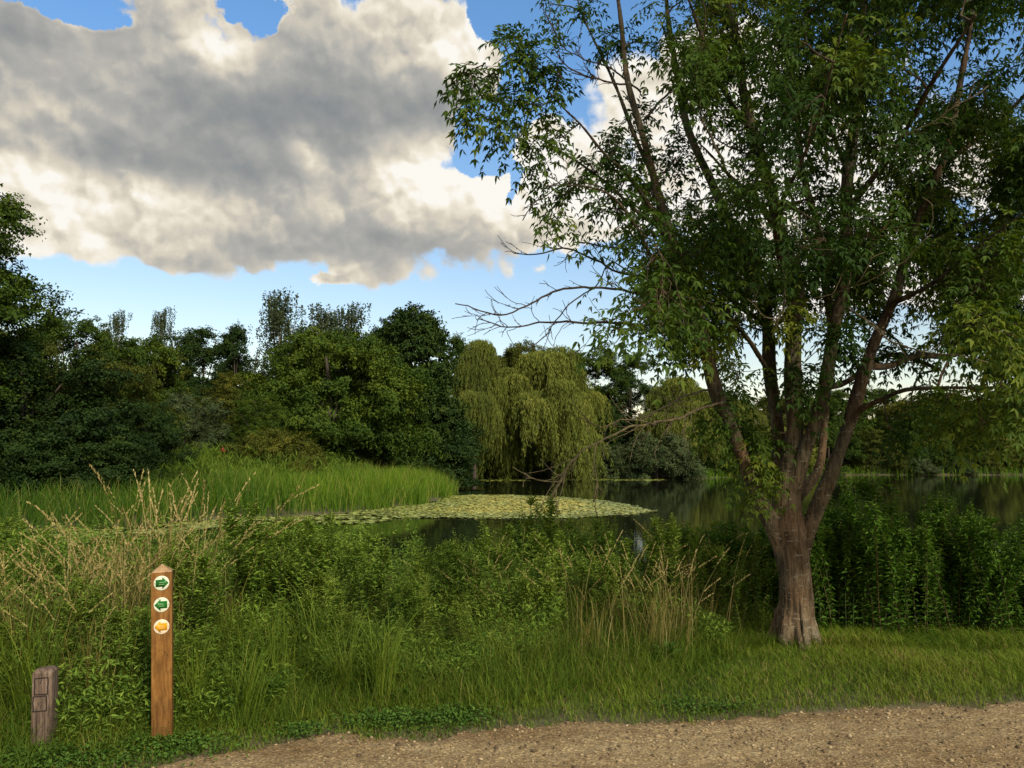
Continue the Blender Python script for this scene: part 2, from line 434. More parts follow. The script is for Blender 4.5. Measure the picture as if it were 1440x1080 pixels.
# loose stones
rng = RS(11)
ico = bpy.data.meshes.new('tmp'); import bmesh
bm = bmesh.new(); bmesh.ops.create_icosphere(bm, subdivisions=1, radius=1); bm.verts.ensure_lookup_table()
IV = np.array([v.co[:] for v in bm.verts]); IF = np.array([[v.index for v in f.verts] for f in bm.faces]); bm.free()
n = 22000
sx = rng.uniform(-5.0, 6.5, n); sy = 2.4 + (path_edge_n(sx) - 2.4 + 0.02) * rng.uniform(0, 1, n) ** 0.8
dd_ = path_edge_n(sx) - sy; cl_ = fbm(sx * 1.2, sy * 2.2, 133); kk = rng.uniform(0, 1, n) < np.clip((cl_ - 0.3) * 3.2, 0.12, 1); sx, sy = sx[kk], sy[kk]; n = len(sx)
ss = np.exp(rng.normal(math.log(0.0052), 0.5, n)); ss = np.minimum(ss, 0.021)
sv = IV[None] * (1 + rng.uniform(-.28, .28, (n, 12, 1))) * ss[:, None, None] * (1, 1, 0.65) * (1 + rng.uniform(-.3, .3, (n, 1, 3)))
zz = path_z(sx, sy)
sv = sv + np.stack([sx, sy, zz + ss * 0.25], 1)[:, None]
g = Geo(); g.add(sv.reshape(-1, 3), (np.arange(n)[:, None, None] * 12 + IF[None]).reshape(-1, 3), np.repeat(np.clip(rng.beta(1.6, 2.6, n), 0, 1), 12))
ms = leafmat('loose_stone', [(0, (0.10, 0.070, 0.040)), (0.4, (0.29, 0.200, 0.10)), (0.75, (0.46, 0.35, 0.195)), (1, (0.66, 0.58, 0.44))], trans=0, rough=0.85)
tag(link('gravel', g.mesh('gravel', ms)), 'loose tan and brown stones scattered on the gravel path', 'gravel', kind='stuff')

# water
def watermat():
    m, nt, nd, lk = newmat('pond_water')
    out = nd.new('ShaderNodeOutputMaterial'); b = nd.new('ShaderNodeBsdfPrincipled')
    b.inputs['Base Color'].default_value = (0.012, 0.014, 0.006, 1); b.inputs['Roughness'].default_value = 0.035
    b.inputs['IOR'].default_value = 1.33; b.inputs['Specular IOR Level'].default_value = 0.5
    g = nd.new('ShaderNodeNewGeometry')
    mp = nd.new('ShaderNodeMapping'); mp.inputs['Scale'].default_value = (0.5, 1.0, 1); lk.new(g.outputs['Position'], mp.inputs[0])
    n1 = nd.new('ShaderNodeTexNoise'); n1.inputs['Scale'].default_value = 3.0; n1.inputs['Detail'].default_value = 4; lk.new(mp.outputs[0], n1.inputs['Vector'])
    bp = nd.new('ShaderNodeBump'); bp.inputs['Strength'].default_value = 0.10; bp.inputs['Distance'].default_value = 0.02
    lk.new(n1.outputs['Fac'], bp.inputs['Height']); lk.new(bp.outputs[0], b.inputs['Normal'])
    lk.new(b.outputs[0], out.inputs[0]); return m
g = Geo(); V, Fq = grid(np.linspace(-70, 220, 12), np.linspace(8.5, 140, 12), lambda x, y: x * 0 + WATER); g.add(V, Fq)
tag(link('water', g.mesh('water', watermat())), kind='structure')

# ------------------------------------------------------------------ lily pads
def inpoly(x, y, poly):
    return sdf(x, y, np.array(poly, float)) > 0
def pads(xs_, ys_, r, v, rng, lift=0.0):
    n = len(xs_); k = 7
    an = rng.uniform(0, 2 * PI, n)[:, None] + np.linspace(0.18, 2 * PI - 0.18, k)[None]
    tilt = rng.normal(0, 0.10, (n, 2))
    rr = r[:, None] * (1 + rng.uniform(-.1, .1, (n, k)))
    X = np.cos(an) * rr; Y = np.sin(an) * rr
    z0 = WATER + 0.008 + rng.uniform(0, 0.02, n) + lift * rng.uniform(0, 1, n) ** 2
    Z = z0[:, None] + X * tilt[:, :1] + Y * tilt[:, 1:]
    Z = np.maximum(Z, WATER + 0.004)
    V = np.stack([X + xs_[:, None], Y + ys_[:, None], Z], -1)
    V = np.concatenate([np.stack([xs_, ys_, z0], -1)[:, None], V], 1)
    i = np.arange(n)[:, None] * (k + 1)
    Fs = np.concatenate([i + [0, j + 1, j + 2] for j in range(k - 1)])
    return V.reshape(-1, 3), Fs, np.repeat(v, k + 1)
rng = RS(5)
PATCH = [(-6.8, 36.6), (-4.9, 34.3), (-3.4, 33.9), (0, 33.6), (2.4, 33.9), (4.6, 35.2), (6.9, 38.7), (6.6, 43), (5.6, 48), (3.6, 52), (1, 55), (-2.2, 55.5), (-4.1, 54), (-4.4, 50), (-5.1, 44), (-7.5, 38.5)]
n = 105000
x = rng.uniform(-8, 7.2, n); y = rng.uniform(33, 56, n)
d = sdf(x, y, np.array(PATCH)) + (fbm(x * 0.9, y * 0.5, 41) - 0.5) * 1.4
patchy = fbm(x * 0.55, y * 0.25, 44)
left = np.clip((x + 4.5) / 4, 0, 1)
keep = (d > 0) & (rng.uniform(0, 1, n) < np.clip(d * 1.6 + 0.15, 0, 1)) & (patchy > 0.14 + 0.34 * np.clip((-1.5 - x) / 3, 0, 1) * np.clip((y - 44) / 6, 0, 1))
x, y, d, patchy, left = x[keep], y[keep], d[keep], patchy[keep], left[keep]
v = np.clip(0.36 + 0.46 * np.clip(d / 3, 0, 1) * np.clip(1.3 - abs(x - 0.3) / 6, 0, 1) + (patchy - 0.5) * 0.5 + rng.normal(0, 0.20, len(x)), 0, 1)
g = Geo(); V, Fs, A = pads(x, y, rng.uniform(0.04, 0.095, len(x)), v, rng, 0.04); g.add(V, Fs, A)
tag(link('lily_pads', g.mesh('lily_pads', M['lily'])), 'pale yellow green raft of lily pads floating on the open water', 'lily pads', kind='stuff')
# channel along the reeds
n = 11000
x = rng.uniform(-20, -5, n); y = rng.uniform(24.0, 38, n)
d = -sdf(x, y) + (fbm(x * 0.5, y * 0.5, 51) - 0.5) * 3
keep = (d > -0.5) & (d < 4.2 + 1.5 * np.sin(x * .8)) & (fbm(x * 0.7, y * 0.9, 52) > 0.43)
x, y = x[keep], y[keep]
g = Geo(); V, Fs, A = pads(x, y, rng.uniform(0.05, 0.16, len(x)), np.clip(rng.normal(0.28, 0.15, len(x)), 0, 0.8), rng); g.add(V, Fs, A)
tag(link('lily_pads', g.mesh('lily_pads', M['lily'])), 'grey green lily pads scattered in the channel before the reeds', 'lily pads', kind='stuff')
n = 2600
x = rng.uniform(-7, 18, n); y = 93 + rng.normal(0, 1.3, n) + 0.12 * x + rng.uniform(0, 2, n)
keep = (sdf(x, y) < 0) & (fbm(x * 0.4, y * 0.1, 57) > 0.36)
x, y = x[keep], y[keep]
g = Geo(); V, Fs, A = pads(x, y, rng.uniform(0.1, 0.26, len(x)), np.clip(rng.normal(0.25, 0.12, len(x)), 0, 0.7), rng); g.add(V, Fs, A)
tag(link('lily_pads', g.mesh('lily_pads', M['lily'])), 'thin pale line of lily pads under the far willows', 'lily pads', kind='stuff')

# ------------------------------------------------------------------ reeds and meadow on the spit
rng = RS(8)
n = 85000
x = rng.uniform(-34, -3.2, n); y = rng.uniform(23, 72, n)
d = sdf(x, y) + (fbm(x * 0.45, y * 0.45, 61) - 0.5) * 1.8
keep = (d > -0.3) & (d < 6.5)
x, y, d = x[keep], y[keep], d[keep]
z = np.maximum(ground_z(x, y), WATER - 0.3)
lf = np.clip((-x / y - 0.36) / 0.12, 0, 1)
kp = (d < 6.5 - 3.2 * lf); x, y, d, z, lf = x[kp], y[kp], d[kp], z[kp], lf[kp]
h = rng.uniform(1.0, 1.75, len(x)) * (1 - 0.16 * lf) * (0.85 + 0.5 * (fbm(x * 0.35, y * 0.35, 62) - 0.3)) * np.clip(0.8 + d * 0.12, 0.6, 1.0) * np.clip(1.35 - d * 0.13, 0.5, 1)
az = rng.uniform(-PI, PI, len(x)) 
sun = np.clip((x + 15) / 8, 0, 1)  # sunlight on the right-hand reeds, painted into their leaf colour
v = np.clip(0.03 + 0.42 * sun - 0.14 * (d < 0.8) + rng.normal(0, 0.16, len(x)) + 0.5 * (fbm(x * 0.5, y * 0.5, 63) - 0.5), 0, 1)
g = Geo()
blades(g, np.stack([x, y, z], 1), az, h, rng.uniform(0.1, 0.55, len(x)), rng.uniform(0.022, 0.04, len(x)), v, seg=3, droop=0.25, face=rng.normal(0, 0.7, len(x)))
n2 = 2600; k = rng.choice(len(x), n2)
blades(g, np.stack([x[k] + .1, y[k], z[k]], 1), az[k], h[k] * rng.uniform(0.9, 1.25, n2), rng.uniform(0.2, 0.9, n2), 0.022, 1.0, seg=3, droop=0.3, face=rng.normal(0, 0.7, n2))
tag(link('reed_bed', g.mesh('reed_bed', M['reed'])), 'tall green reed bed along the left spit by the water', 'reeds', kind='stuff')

n = 52000
x = rng.uniform(-34, -4, n); y = rng.uniform(33, 74, n)
d = sdf(x, y)
keep = (d > 5) & (d < 22) & (-x / y < 0.42 + 0.05 * np.sin(y))
x, y, d = x[keep], y[keep], d[keep]
z = ground_z(x, y)
bump = fbm(x * 0.3, y * 0.3, 66)
B = np.stack([x, y, z + rng.uniform(0.0, 0.75, len(x))], 1)
g = Geo()
dd = rnd_dirs(rng, len(x)) * (1, 1, 0.5) + (0, 0, 0.9)
leaves(g, B + np.stack([0 * x, 0 * x, rng.uniform(0.0, 0.9, len(x)) * (0.35 + bump)], 1), dd, rnd_dirs(rng, len(x)), rng.uniform(0.25, 0.5, len(x)), rng.uniform(0.03, 0.07, len(x)), np.clip(rng.normal(0.5, 0.22, len(x)), 0, 1))
blades(g, B * (1, 1, 1), rng.uniform(-PI, PI, len(x)), rng.uniform(0.2, 0.85, len(x)) * (0.3 + 1.2 * bump), rng.uniform(0.1, 0.5, len(x)), 0.03, np.clip(rng.normal(0.55, 0.2, len(x)), 0, 1), seg=2, face=rng.normal(0, 0.7, len(x)))
tag(link('meadow', g.mesh('meadow', M['meadow'])), 'bright green rough herbage rising behind the reeds', 'meadow', kind='stuff')
# ground herbage on the far shore
n = 26000
x = rng.uniform(-12, 100, n); y = rng.uniform(98, 134, n); d = sdf(x, y); keep = (d > -0.4) & (d < 4); x, y = x[keep], y[keep]
g = Geo(); blades(g, np.stack([x, y, np.maximum(ground_z(x, y), WATER)], 1), rng.uniform(-PI, PI, len(x)), rng.uniform(0.4, 1.5, len(x)), 0.4, 0.09, np.clip(rng.normal(0.3, 0.2, len(x)), 0, 1), seg=2, face=rng.normal(0, 0.7, len(x)))
tag(link('bank_grass', g.mesh('bank_grass', M['reed'])), 'low reeds and grass fringing the far bank', 'grass', kind='stuff')

# ------------------------------------------------------------------ background trees
def crown_broad(seed, kind='broad', nclump=130, nleaf=34000, h=10.0, r=4.0, leaf=0.24):
    rng = RS(seed)
    if kind == 'cone': prof = lambda t: np.clip(1.05 * (1 - t) ** 0.75 * (0.55 + 0.45 * np.minimum(t / 0.2, 1)), 0.05, 1)
    elif kind == 'bush': prof = lambda t: np.sqrt(np.clip(1 - t ** 2.2, 0.02, 1))
    elif kind == 'high': prof = lambda t: np.where(t < 0.35, 0.25 + t * 1.4, np.sqrt(np.clip(1 - ((t - 0.58) / 0.44) ** 2, 0.02, 1)))
    else: prof = lambda t: np.where(t < 0.4, 0.72 + 0.7 * t, np.sqrt(np.clip(1 - ((t - 0.4) / 0.62) ** 2.2, 0.02, 1)))
    nclump = int(nclump * 0.75); t = rng.uniform(0.03, 0.95, nclump); a = rng.uniform(0, 2 * PI, nclump)
    lob = 1 + 0.14 * np.sin(a * 3 + seed) + 0.09 * np.sin(a * 5 + t * 9 + seed * 2)
    rad = r * prof(t) * np.where(rng.uniform(0, 1, nclump) < 0.72, rng.uniform(0.74, 0.96, nclump), rng.uniform(0.2, 0.75, nclump)) * lob
    C = np.stack([np.cos(a) * rad, np.sin(a) * rad, t * h * 0.95], 1)
    cs = r * rng.uniform(0.13, 0.30, nclump) * (1.0 if kind != 'cone' else 0.8) * np.clip(1.2 - 0.4 * t, 0.7, 1.2)
    if kind == 'cone': cs = np.maximum(cs, r * 0.17)
    # sprays: many small flattened boughs on and inside each mass
    ns = 16; kk = np.repeat(np.arange(nclump), ns); m_ = len(kk)
    ds = norm(rnd_dirs(rng, m_) + 0.45 * norm(C[kk] * (1, 1, 0) + 1e-6) + np.array([0, 0, 0.25]))
    SC = C[kk] + ds * cs[kk][:, None] * rng.uniform(0.35, 1.15, (m_, 1)) * (1.1, 1.1, 0.85)
    ssz = cs[kk] * rng.uniform(0.22, 0.50, m_)
    sax = norm(ds * (1, 1, 0.35) + 0.4 * rnd_dirs(rng, m_))
    w = ssz ** 2; k = rng.choice(m_, nleaf, p=w / w.sum())
    d = rnd_dirs(rng, nleaf); al = rng.normal(0, 0.75, (nleaf, 1))
    Pn = SC[k] + d * ssz[k][:, None] * rng.uniform(0, 1, (nleaf, 1)) ** 0.5 * (0.85, 0.85, 0.5) + sax[k] * al * ssz[k][:, None]
    Pn[:, 2] -= 0.18 * ssz[k] * al[:, 0] ** 2
    Pn[:, 2] = np.clip(Pn[:, 2], 0.05, None)
    N = norm(ds[k] * 0.7 + 0.5 * d + 0.55 * rnd_dirs(rng, nleaf) + np.array([0, 0, 0.35]))
    D = norm(norm(np.cross(N, rnd_dirs(rng, nleaf))) + sax[k] * 0.6 + np.array([0, 0, -0.25]))
    cv = rng.uniform(0.25, 0.6, nclump); sv_ = cv[kk] + rng.normal(0, 0.13, m_)
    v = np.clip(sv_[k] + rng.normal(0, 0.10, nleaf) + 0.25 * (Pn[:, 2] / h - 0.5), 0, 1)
    L = leaf * rng.uniform(0.6, 1.25, nleaf)
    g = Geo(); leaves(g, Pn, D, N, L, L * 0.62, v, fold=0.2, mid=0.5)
    return g, C, cs

def trunk_limbs(C, seed, h, r0=0.22, nl=14):
    rng = RS(seed + 100); g = Geo()
    top = np.array([rng.normal(0, 0.2), rng.normal(0, 0.2), h * 0.82])
    t = np.linspace(0, 1, 9)[:, None]
    c = top * t; c[:, 0] += np.sin(t[:, 0] * 4 + seed) * 0.12; c[:, 2] -= 0.5 * (1 - t[:, 0])
    tube(g, c, r0 * (1 - 0.8 * t[:, 0]) + 0.02, 8)
    for k in rng.choice(len(C), min(nl, len(C)), replace=False):
        e = C[k]; s = np.array([0, 0, max(0.4, e[2] * 0.55)])
        u = np.linspace(0, 1, 6)[:, None]
        p = s * (1 - u) + e * u; p[:, 2] -= np.sin(u[:, 0] * PI) * 0.3
        tube(g, p, 0.075 * (1 - u[:, 0] * 0.8) + 0.008, 5)
    return g

def crown_willow(seed, nst=2500, h=12.0, r=4.5):
    rng = RS(seed); g = Geo(); tips = []
    nlobe = 34
    la = rng.uniform(0, 2 * PI, nlobe); lt = rng.uniform(0.02, 1.0, nlobe)
    lr = r * np.sqrt(np.clip(1 - (lt * 0.95) ** 2, 0.03, 1)) * rng.uniform(0.35, 1.05, nlobe) * 0.88
    LC = np.stack([np.cos(la) * lr, np.sin(la) * lr, h * (0.16 + 0.80 * lt)], 1)
    ls = rng.uniform(0.55, 1.5, nlobe)
    B, D, L, Vv = [], [], [], []
    for s in range(nst):
        k = rng.randint(nlobe)
        a = rng.uniform(0, 2 * PI); q = math.sqrt(rng.uniform(0, 1))
        top = LC[k] + np.array([math.cos(a) * ls[k] * q, math.sin(a) * ls[k] * q, ls[k] * (0.55 * math.sqrt(1 - q * q * 0.95) )])
        out = norm(np.array([math.cos(a), math.sin(a), 0]) + norm(LC[k] * (1, 1, 0)) * 0.8)
        ln = min(rng.uniform(1.1, 3.6) * (0.6 + 0.6 * q), top[2] - 0.1)
        m = int(ln * 20)
        t = np.sort(rng.uniform(0, 1, m)); reach = rng.uniform(0.15, 0.75)
        sway = rng.normal(0, 0.22, 3) * (1, 1, 0)
        p = top + sway[None] * (t ** 1.6)[:, None] * 2.2 + out[None] * (reach * (1 - np.exp(-t * 3)))[:, None] + np.array([0, 0, -1.0])[None] * (ln * t ** 1.35)[:, None] + rng.normal(0, 0.07, (m, 3))
        B.append(p); dd = rng.normal(0, 0.28, (m, 3)) + out * 0.12 * (1 - t)[:, None]; dd[:, 2] -= 1.0; D.append(dd)
        L.append(rng.uniform(0.22, 0.42, m)); Vv.append(np.clip(0.30 + 0.30 * ((k * 7) % 10) / 10 + rng.uniform(-0.15, 0.2) + rng.normal(0, 0.12, m) - 0.15 * t, 0, 1))
    B = np.concatenate(B); D = np.concatenate(D); L = np.concatenate(L); Vv = np.concatenate(Vv)
    N = norm(rnd_dirs(rng, len(B)) + norm(B * (1, 1, 0)) * 0.9)
    leaves(g, B, D, N, L, L * 0.17, Vv, fold=0.1)
    return g, LC, ls

def crown_birch(seed, h=12.0, r=1.9):
    rng = RS(seed); g = Geo(); nc = 24
    t = np.linspace(0.42, 0.99, nc); a = rng.uniform(0, 2 * PI, nc)
    rad = r * rng.uniform(0.1, 1.25, nc) * np.clip((1.06 - t) * 3.2, 0.25, 1)
    C = np.stack([np.cos(a) * rad, np.sin(a) * rad, t * h], 1)
    B, D = [], []
    for c in C:
        for s in range(17):
            m = 26; ln = rng.uniform(0.5, 1.9); tt = rng.uniform(0, 1, m)
            off = rng.normal(0, 0.38, 3)
            B.append(c + off * (1, 1, 0.4) + np.stack([rng.normal(0, 0.05, m), rng.normal(0, 0.05, m), -ln * tt], 1))
            dd = rng.normal(0, 0.5, (m, 3)); dd[:, 2] -= 0.8; D.append(dd)
    B = np.concatenate(B); D = np.concatenate(D)
    leaves(g, B, D, rnd_dirs(rng, len(B)), rng.uniform(0.10, 0.18, len(B)), 0.085, np.clip(rng.normal(0.5, 0.25, len(B)), 0, 1))
    return g, C, None

PROTO = {}
def proto(key):
    if key in PROTO: return PROTO[key]
    kind, mat, var, near, asp = key
    if kind == 'willow':
        g, C, _ = crown_willow(300 + var); H, R = 12.0, 4.5; bark = 'bark'; r0 = 0.3
    elif kind == 'birch':
        g, C, _ = crown_birch(400 + var); H, R = 12.0, 1.9; bark = 'birch_bark'; r0 = 0.11
    else:
        g, C, _ = crown_broad(500 + var * 7 + len(kind), kind, nclump={'broad': 150, 'cone': 170, 'bush': 90, 'high': 120}[kind],
                              nleaf=int(({'broad': 46000, 'cone': 42000, 'bush': 30000, 'high': 38000}[kind] * (2.5 if near else 1.7)) // 1), leaf=0.14 if near else 0.18, h=4.0 * asp); H, R = 4.0 * asp, 4.0; bark = 'bark'; r0 = 0.22
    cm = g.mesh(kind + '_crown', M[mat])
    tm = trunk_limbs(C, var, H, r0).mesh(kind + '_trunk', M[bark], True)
    PROTO[key] = (cm, tm, H, R); return PROTO[key]

NAMES = {'willow': 'weeping_willow', 'birch': 'birch_tree', 'cone': 'alder_tree', 'bush': 'bush', 'high': 'broadleaf_tree', 'broad': 'broadleaf_tree'}
CATS = {'willow': 'willow', 'birch': 'birch', 'cone': 'tree', 'bush': 'bush', 'high': 'tree', 'broad': 'tree'}
def tree(kind, mat, var, px, top, hw, Y, label, group=None, rz=None, base=None, name=None):
    pt = P(px, top, Y); x = pt[0]; gz = float(ground_z(np.array([x]), np.array([Y]))[0]) if base is None else base
    gz = max(gz, WATER)
    ratio = (pt[2] - gz) / (hw / F * Y); asp = min((0.7, 1.1, 1.7, 2.5, 3.6), key=lambda q: abs(math.log(q / ratio)))
    if kind in ('willow', 'birch'): asp = 0
    cm, tm, H, R = proto((kind, mat, var, Y < 62 and kind not in ('willow', 'birch'), asp))
    sz = (pt[2] - gz) / H; sr = hw / F * Y / R
    o = empty(name or NAMES[kind], (x, Y, gz - 0.05), rz if rz is not None else (px * 1.7 + Y) % 6.28, (sr, sr, sz))
    tag(o, label, CATS[kind], group)
    link('crown', cm, o); link('trunk', tm, o)
    return o

T = tree
# near the left frame
T('high', 'oak', 3, -118, 175, 165, 33, 'dark leafy tree leaning in at the left edge above the bushes')
T('bush', 'dark', 0, 40, 468, 150, 38, 'huge dark rounded bush at the far left behind the reeds')
T('bush', 'olive', 1, 150, 492, 96, 42, 'big bush with brownish olive top left of the reed mound')
T('bush', 'dark', 1, 205, 560, 60, 40, 'dark low bush hanging over the reeds right of the big left bush')
T('broad', 'oak', 0, 100, 434, 90, 60, 'mid green tree rising behind the big left bushes')
T('broad', 'olive', 1, 10, 445, 80, 56, 'olive tree behind the bushes at the left edge')
T('broad', 'oak', 1, 190, 462, 70, 64, 'green round tree behind the brownish bush')
T('high', 'olive', 0, 215, 470, 40, 66, 'small yellowish tree crown on the left skyline')
T('broad', 'dark', 2, 285, 452, 66, 80, 'dark round tree on the skyline right of the thin birches')
T('cone', 'dark', 2, 333, 442, 46, 76, 'narrow dark pointed tree on the left skyline')
T('bush', 'grey', 0, 262, 548, 62, 50, 'loose grey green bush above the reed mound')
T('bush', 'olive', 0, 330, 512, 58, 60, 'olive brown bush between the reed mound and the oak')
T('bush', 'oak', 0, 368, 545, 44, 50, 'small rounded dark green bush left of the oak')
T('broad', 'oak', 2, 470, 462, 118, 58, 'broad domed oak standing right of the reed mound')
T('broad', 'dark', 0, 410, 478, 55, 82, 'dark tree behind the oak to its left')
T('broad', 'dark', 1, 530, 485, 50, 84, 'dark tree between the oak and the pointed alder')
T('birch', 'birch', 2, 168, 434, 26, 90, 'thin birch top showing above the left trees, leftmost of two')
T('birch', 'birch', 0, 233, 429, 26, 92, 'thin birch top above the left trees, right one of two')
T('birch', 'birch', 1, 396, 407, 50, 78, 'tallest airy birch behind the oak', rz=1.0)
T('birch', 'birch', 0, 444, 428, 52, 80, 'airy birch behind the oak, middle of three', rz=2.0)
T('birch', 'birch', 2, 492, 424, 46, 82, 'drooping birch right behind the oak top', rz=4.0)
T('cone', 'dark', 1, 584, 418, 98, 72, 'tall dark pointed alder in the middle of the tree line')
T('cone', 'dark', 0, 545, 436, 60, 76, 'dark pointed tree just left of the tall alder')
T('bush', 'dark', 2, 600, 560, 70, 70, 'dark undergrowth bush at the foot of the alder')
T('broad', 'oak', 0, 645, 456, 50, 98, 'green tree behind the left willow')
T('willow', 'willow', 0, 668, 474, 50, 92, 'narrow weeping willow right of the tall alder')
T('willow', 'willow', 1, 772, 480, 76, 95, 'large golden weeping willow in the middle of the far bank')
T('willow', 'willow', 1, 716, 512, 44, 100, 'darker drooping willow between the two golden willows')
T('broad', 'olive', 1, 742, 466, 42, 112, 'rounded tree top behind the two golden willows')
T('broad', 'dark', 2, 700, 492, 48, 116, 'dark tree between and behind the golden willows')
T('broad', 'oak', 1, 826, 474, 50, 112, 'green tree behind the large golden willow to its right')
T('broad', 'dark', 0, 885, 488, 55, 114, 'dark tree right of the large golden willow')
T('bush', 'dark', 0, 845, 560, 40, 108, 'dark bush below the trees right of the golden willow')
T('willow', 'willow', 0, 948, 528, 62, 107, 'yellow green weeping willow just left of the ash trunk', rz=2.2)
T('willow', 'willow', 1, 1030, 556, 50, 116, 'weeping willow seen behind the ash trunk', rz=3.2)
T('bush', 'grey', 1, 925, 608, 52, 101, 'pale grey green bush at the water under the willow')
T('bush', 'olive', 2, 800, 628, 46, 103, 'low olive bush at the water under the golden willow')
T('bush', 'grey', 0, 862, 622, 30, 102, 'small grey bush left of the pale waterside bush')
T('bush', 'dark', 1, 690, 610, 36, 104, 'dark bush in the shade under the narrow willow')
T('bush', 'oak', 1, 1000, 618, 42, 112, 'green waterside bush left of the ash trunk')
ftl = [(1075, 552, 50, 136, 'broad', 'olive'), (1128, 548, 46, 140, 'broad', 'olive'), (1180, 545, 48, 134, 'broad', 'oak'), (1228, 538, 46, 142, 'broad', 'oak'),
       (1275, 556, 46, 132, 'broad', 'olive'), (1325, 552, 52, 140, 'broad', 'olive'), (1382, 556, 48, 134, 'broad', 'oak'), (1440, 540, 60, 138, 'broad', 'grey'), (1510, 530, 70, 140, 'broad', 'dark'), (1600, 520, 80, 140, 'broad', 'oak')]
for k, (a, b, c, d, e, f) in enumerate(ftl):
    T(e, f, k % 3, a, b, c, d, ['light olive', 'olive', 'green round', 'mid green', 'wide olive', 'spreading olive', 'green bushy', 'greyish', 'dark edge', 'outer green'][k]
      + ' tree on the far right bank, ' + ['behind the ash trunk', 'just right of the ash trunk', 'above the right water', 'tallest of the right bank', 'left of the yellow bush', 'behind the pale low bushes', 'beside the yellow bush', 'at the right edge', 'beyond the right edge', 'furthest right'][k])
for k, (a, b, c, d, m_, l_) in enumerate([(1100, 596, 42, 126, 'willow', 'yellow green waterside bush behind the ash trunk'), (1165, 592, 44, 127, 'oak', 'green waterside bush right of the ash trunk'),
      (1225, 600, 38, 127, 'olive', 'olive waterside bush in the middle of the right bank'), (1290, 644, 24, 126, 'grey', 'small pale bush at the right bank, left of two'), (1345, 646, 22, 126, 'grey', 'small pale bush at the right bank, right of two'),
      (1300, 608, 40, 129, 'oak', 'green bush behind the two small pale bushes'), (1402, 596, 26, 126, 'willow', 'tall yellow bush on the right bank'), (1362, 612, 30, 130, 'dark', 'dark bush left of the tall yellow bush'), (1445, 610, 30, 126, 'olive', 'olive bush at the right edge of the far bank')]):
    T('bush', m_, k % 2, a, b, c, d, l_)
T('bush', 'olive', 1, 385, 610, 66, 47, 'bramble mound behind the bright reeds', name='bramble_bush')
T('bush', 'meadow', 0, 300, 628, 20, 47, 'small bright green bush beside the red marker')
T('bush', 'oak', 2, 268, 655, 42, 40, 'low green bush at the left end of the reed mound')
for k, (a, b, c, d, m_) in enumerate([(345, 640, 22, 45, 'meadow'), (420, 648, 26, 44, 'olive'), (230, 660, 34, 37, 'oak'), (255, 640, 26, 46, 'olive'), (510, 654, 26, 52, 'oak'), (285, 668, 30, 36.5, 'meadow')]):
    T('bush', m_, k % 2, a, b, c, d, ['small bright bush between the red marker and the bramble mound', 'small olive bush right of the bramble mound', 'low green bush at the back edge of the left reeds', 'olive scrub left of the red marker', 'low green scrub behind the reeds under the oak', 'bright green scrub just behind the left reeds'][k])
T('bush', 'dark', 2, 470, 642, 50, 56, 'low bush in the shade under the oak')
T('bush', 'oak', 1, 560, 652, 40, 66, 'low bush at the foot of the pointed alder')

T('bush', 'oak', 0, 965, 590, 52, 113, 'green bush filling the gap left of the ash trunk')
T('bush', 'dark', 1, 1035, 590, 50, 122, 'dark bush filling the gap behind the ash trunk')
T('broad', 'dark', 1, 985, 545, 60, 128, 'dark tree behind the yellow green willow')
T('bush', 'dark', 2, 900, 585, 40, 110, 'dark bush behind the pale waterside bush')
T('bush', 'dark', 1, 760, 600, 40, 106, 'dark bush in the shade under the golden willow')
T('bush', 'dark', 0, 90, 590, 110, 36, 'low dark skirt of bushes right behind the left reeds')
for k, (a, b, c, d) in enumerate([(240, 520, 70, 74), (330, 500, 60, 88), (150, 520, 70, 70), (430, 500, 60, 90), (620, 520, 60, 96), (60, 520, 80, 66)]):
    T('bush', 'dark', k % 3, a, b, c, d, ['dark wood edge behind the grey green bush', 'dark bush below the pointed skyline tree', 'dark bush behind the brownish bush', 'dark bush right behind the oak', 'dark bush behind the alder', 'dark bush behind the far left bushes'][k])
# red round marker
pt = P(315, 633, 45); gz = float(ground_z(np.array([pt[0]]), np.array([45.0]))[0])
o = empty('marker_post', (pt[0], 45, gz)); tag(o, 'small round red marker standing above the reed mound', 'marker')
g = Geo(); tube(g, [(0, 0, -0.2), (0, 0, pt[2] - gz)], 0.04, 8); link('post', g.mesh('marker_pole', M['bark']), o)
g = Geo(); tube(g, [(0, -0.05, pt[2] - gz), (0, -0.09, pt[2] - gz)], [0.135, 0.13], 24)
link('disc', g.mesh('marker_disc', plain('red_paint', (0.55, 0.09, 0.05), 0.5, 0.2)), o)

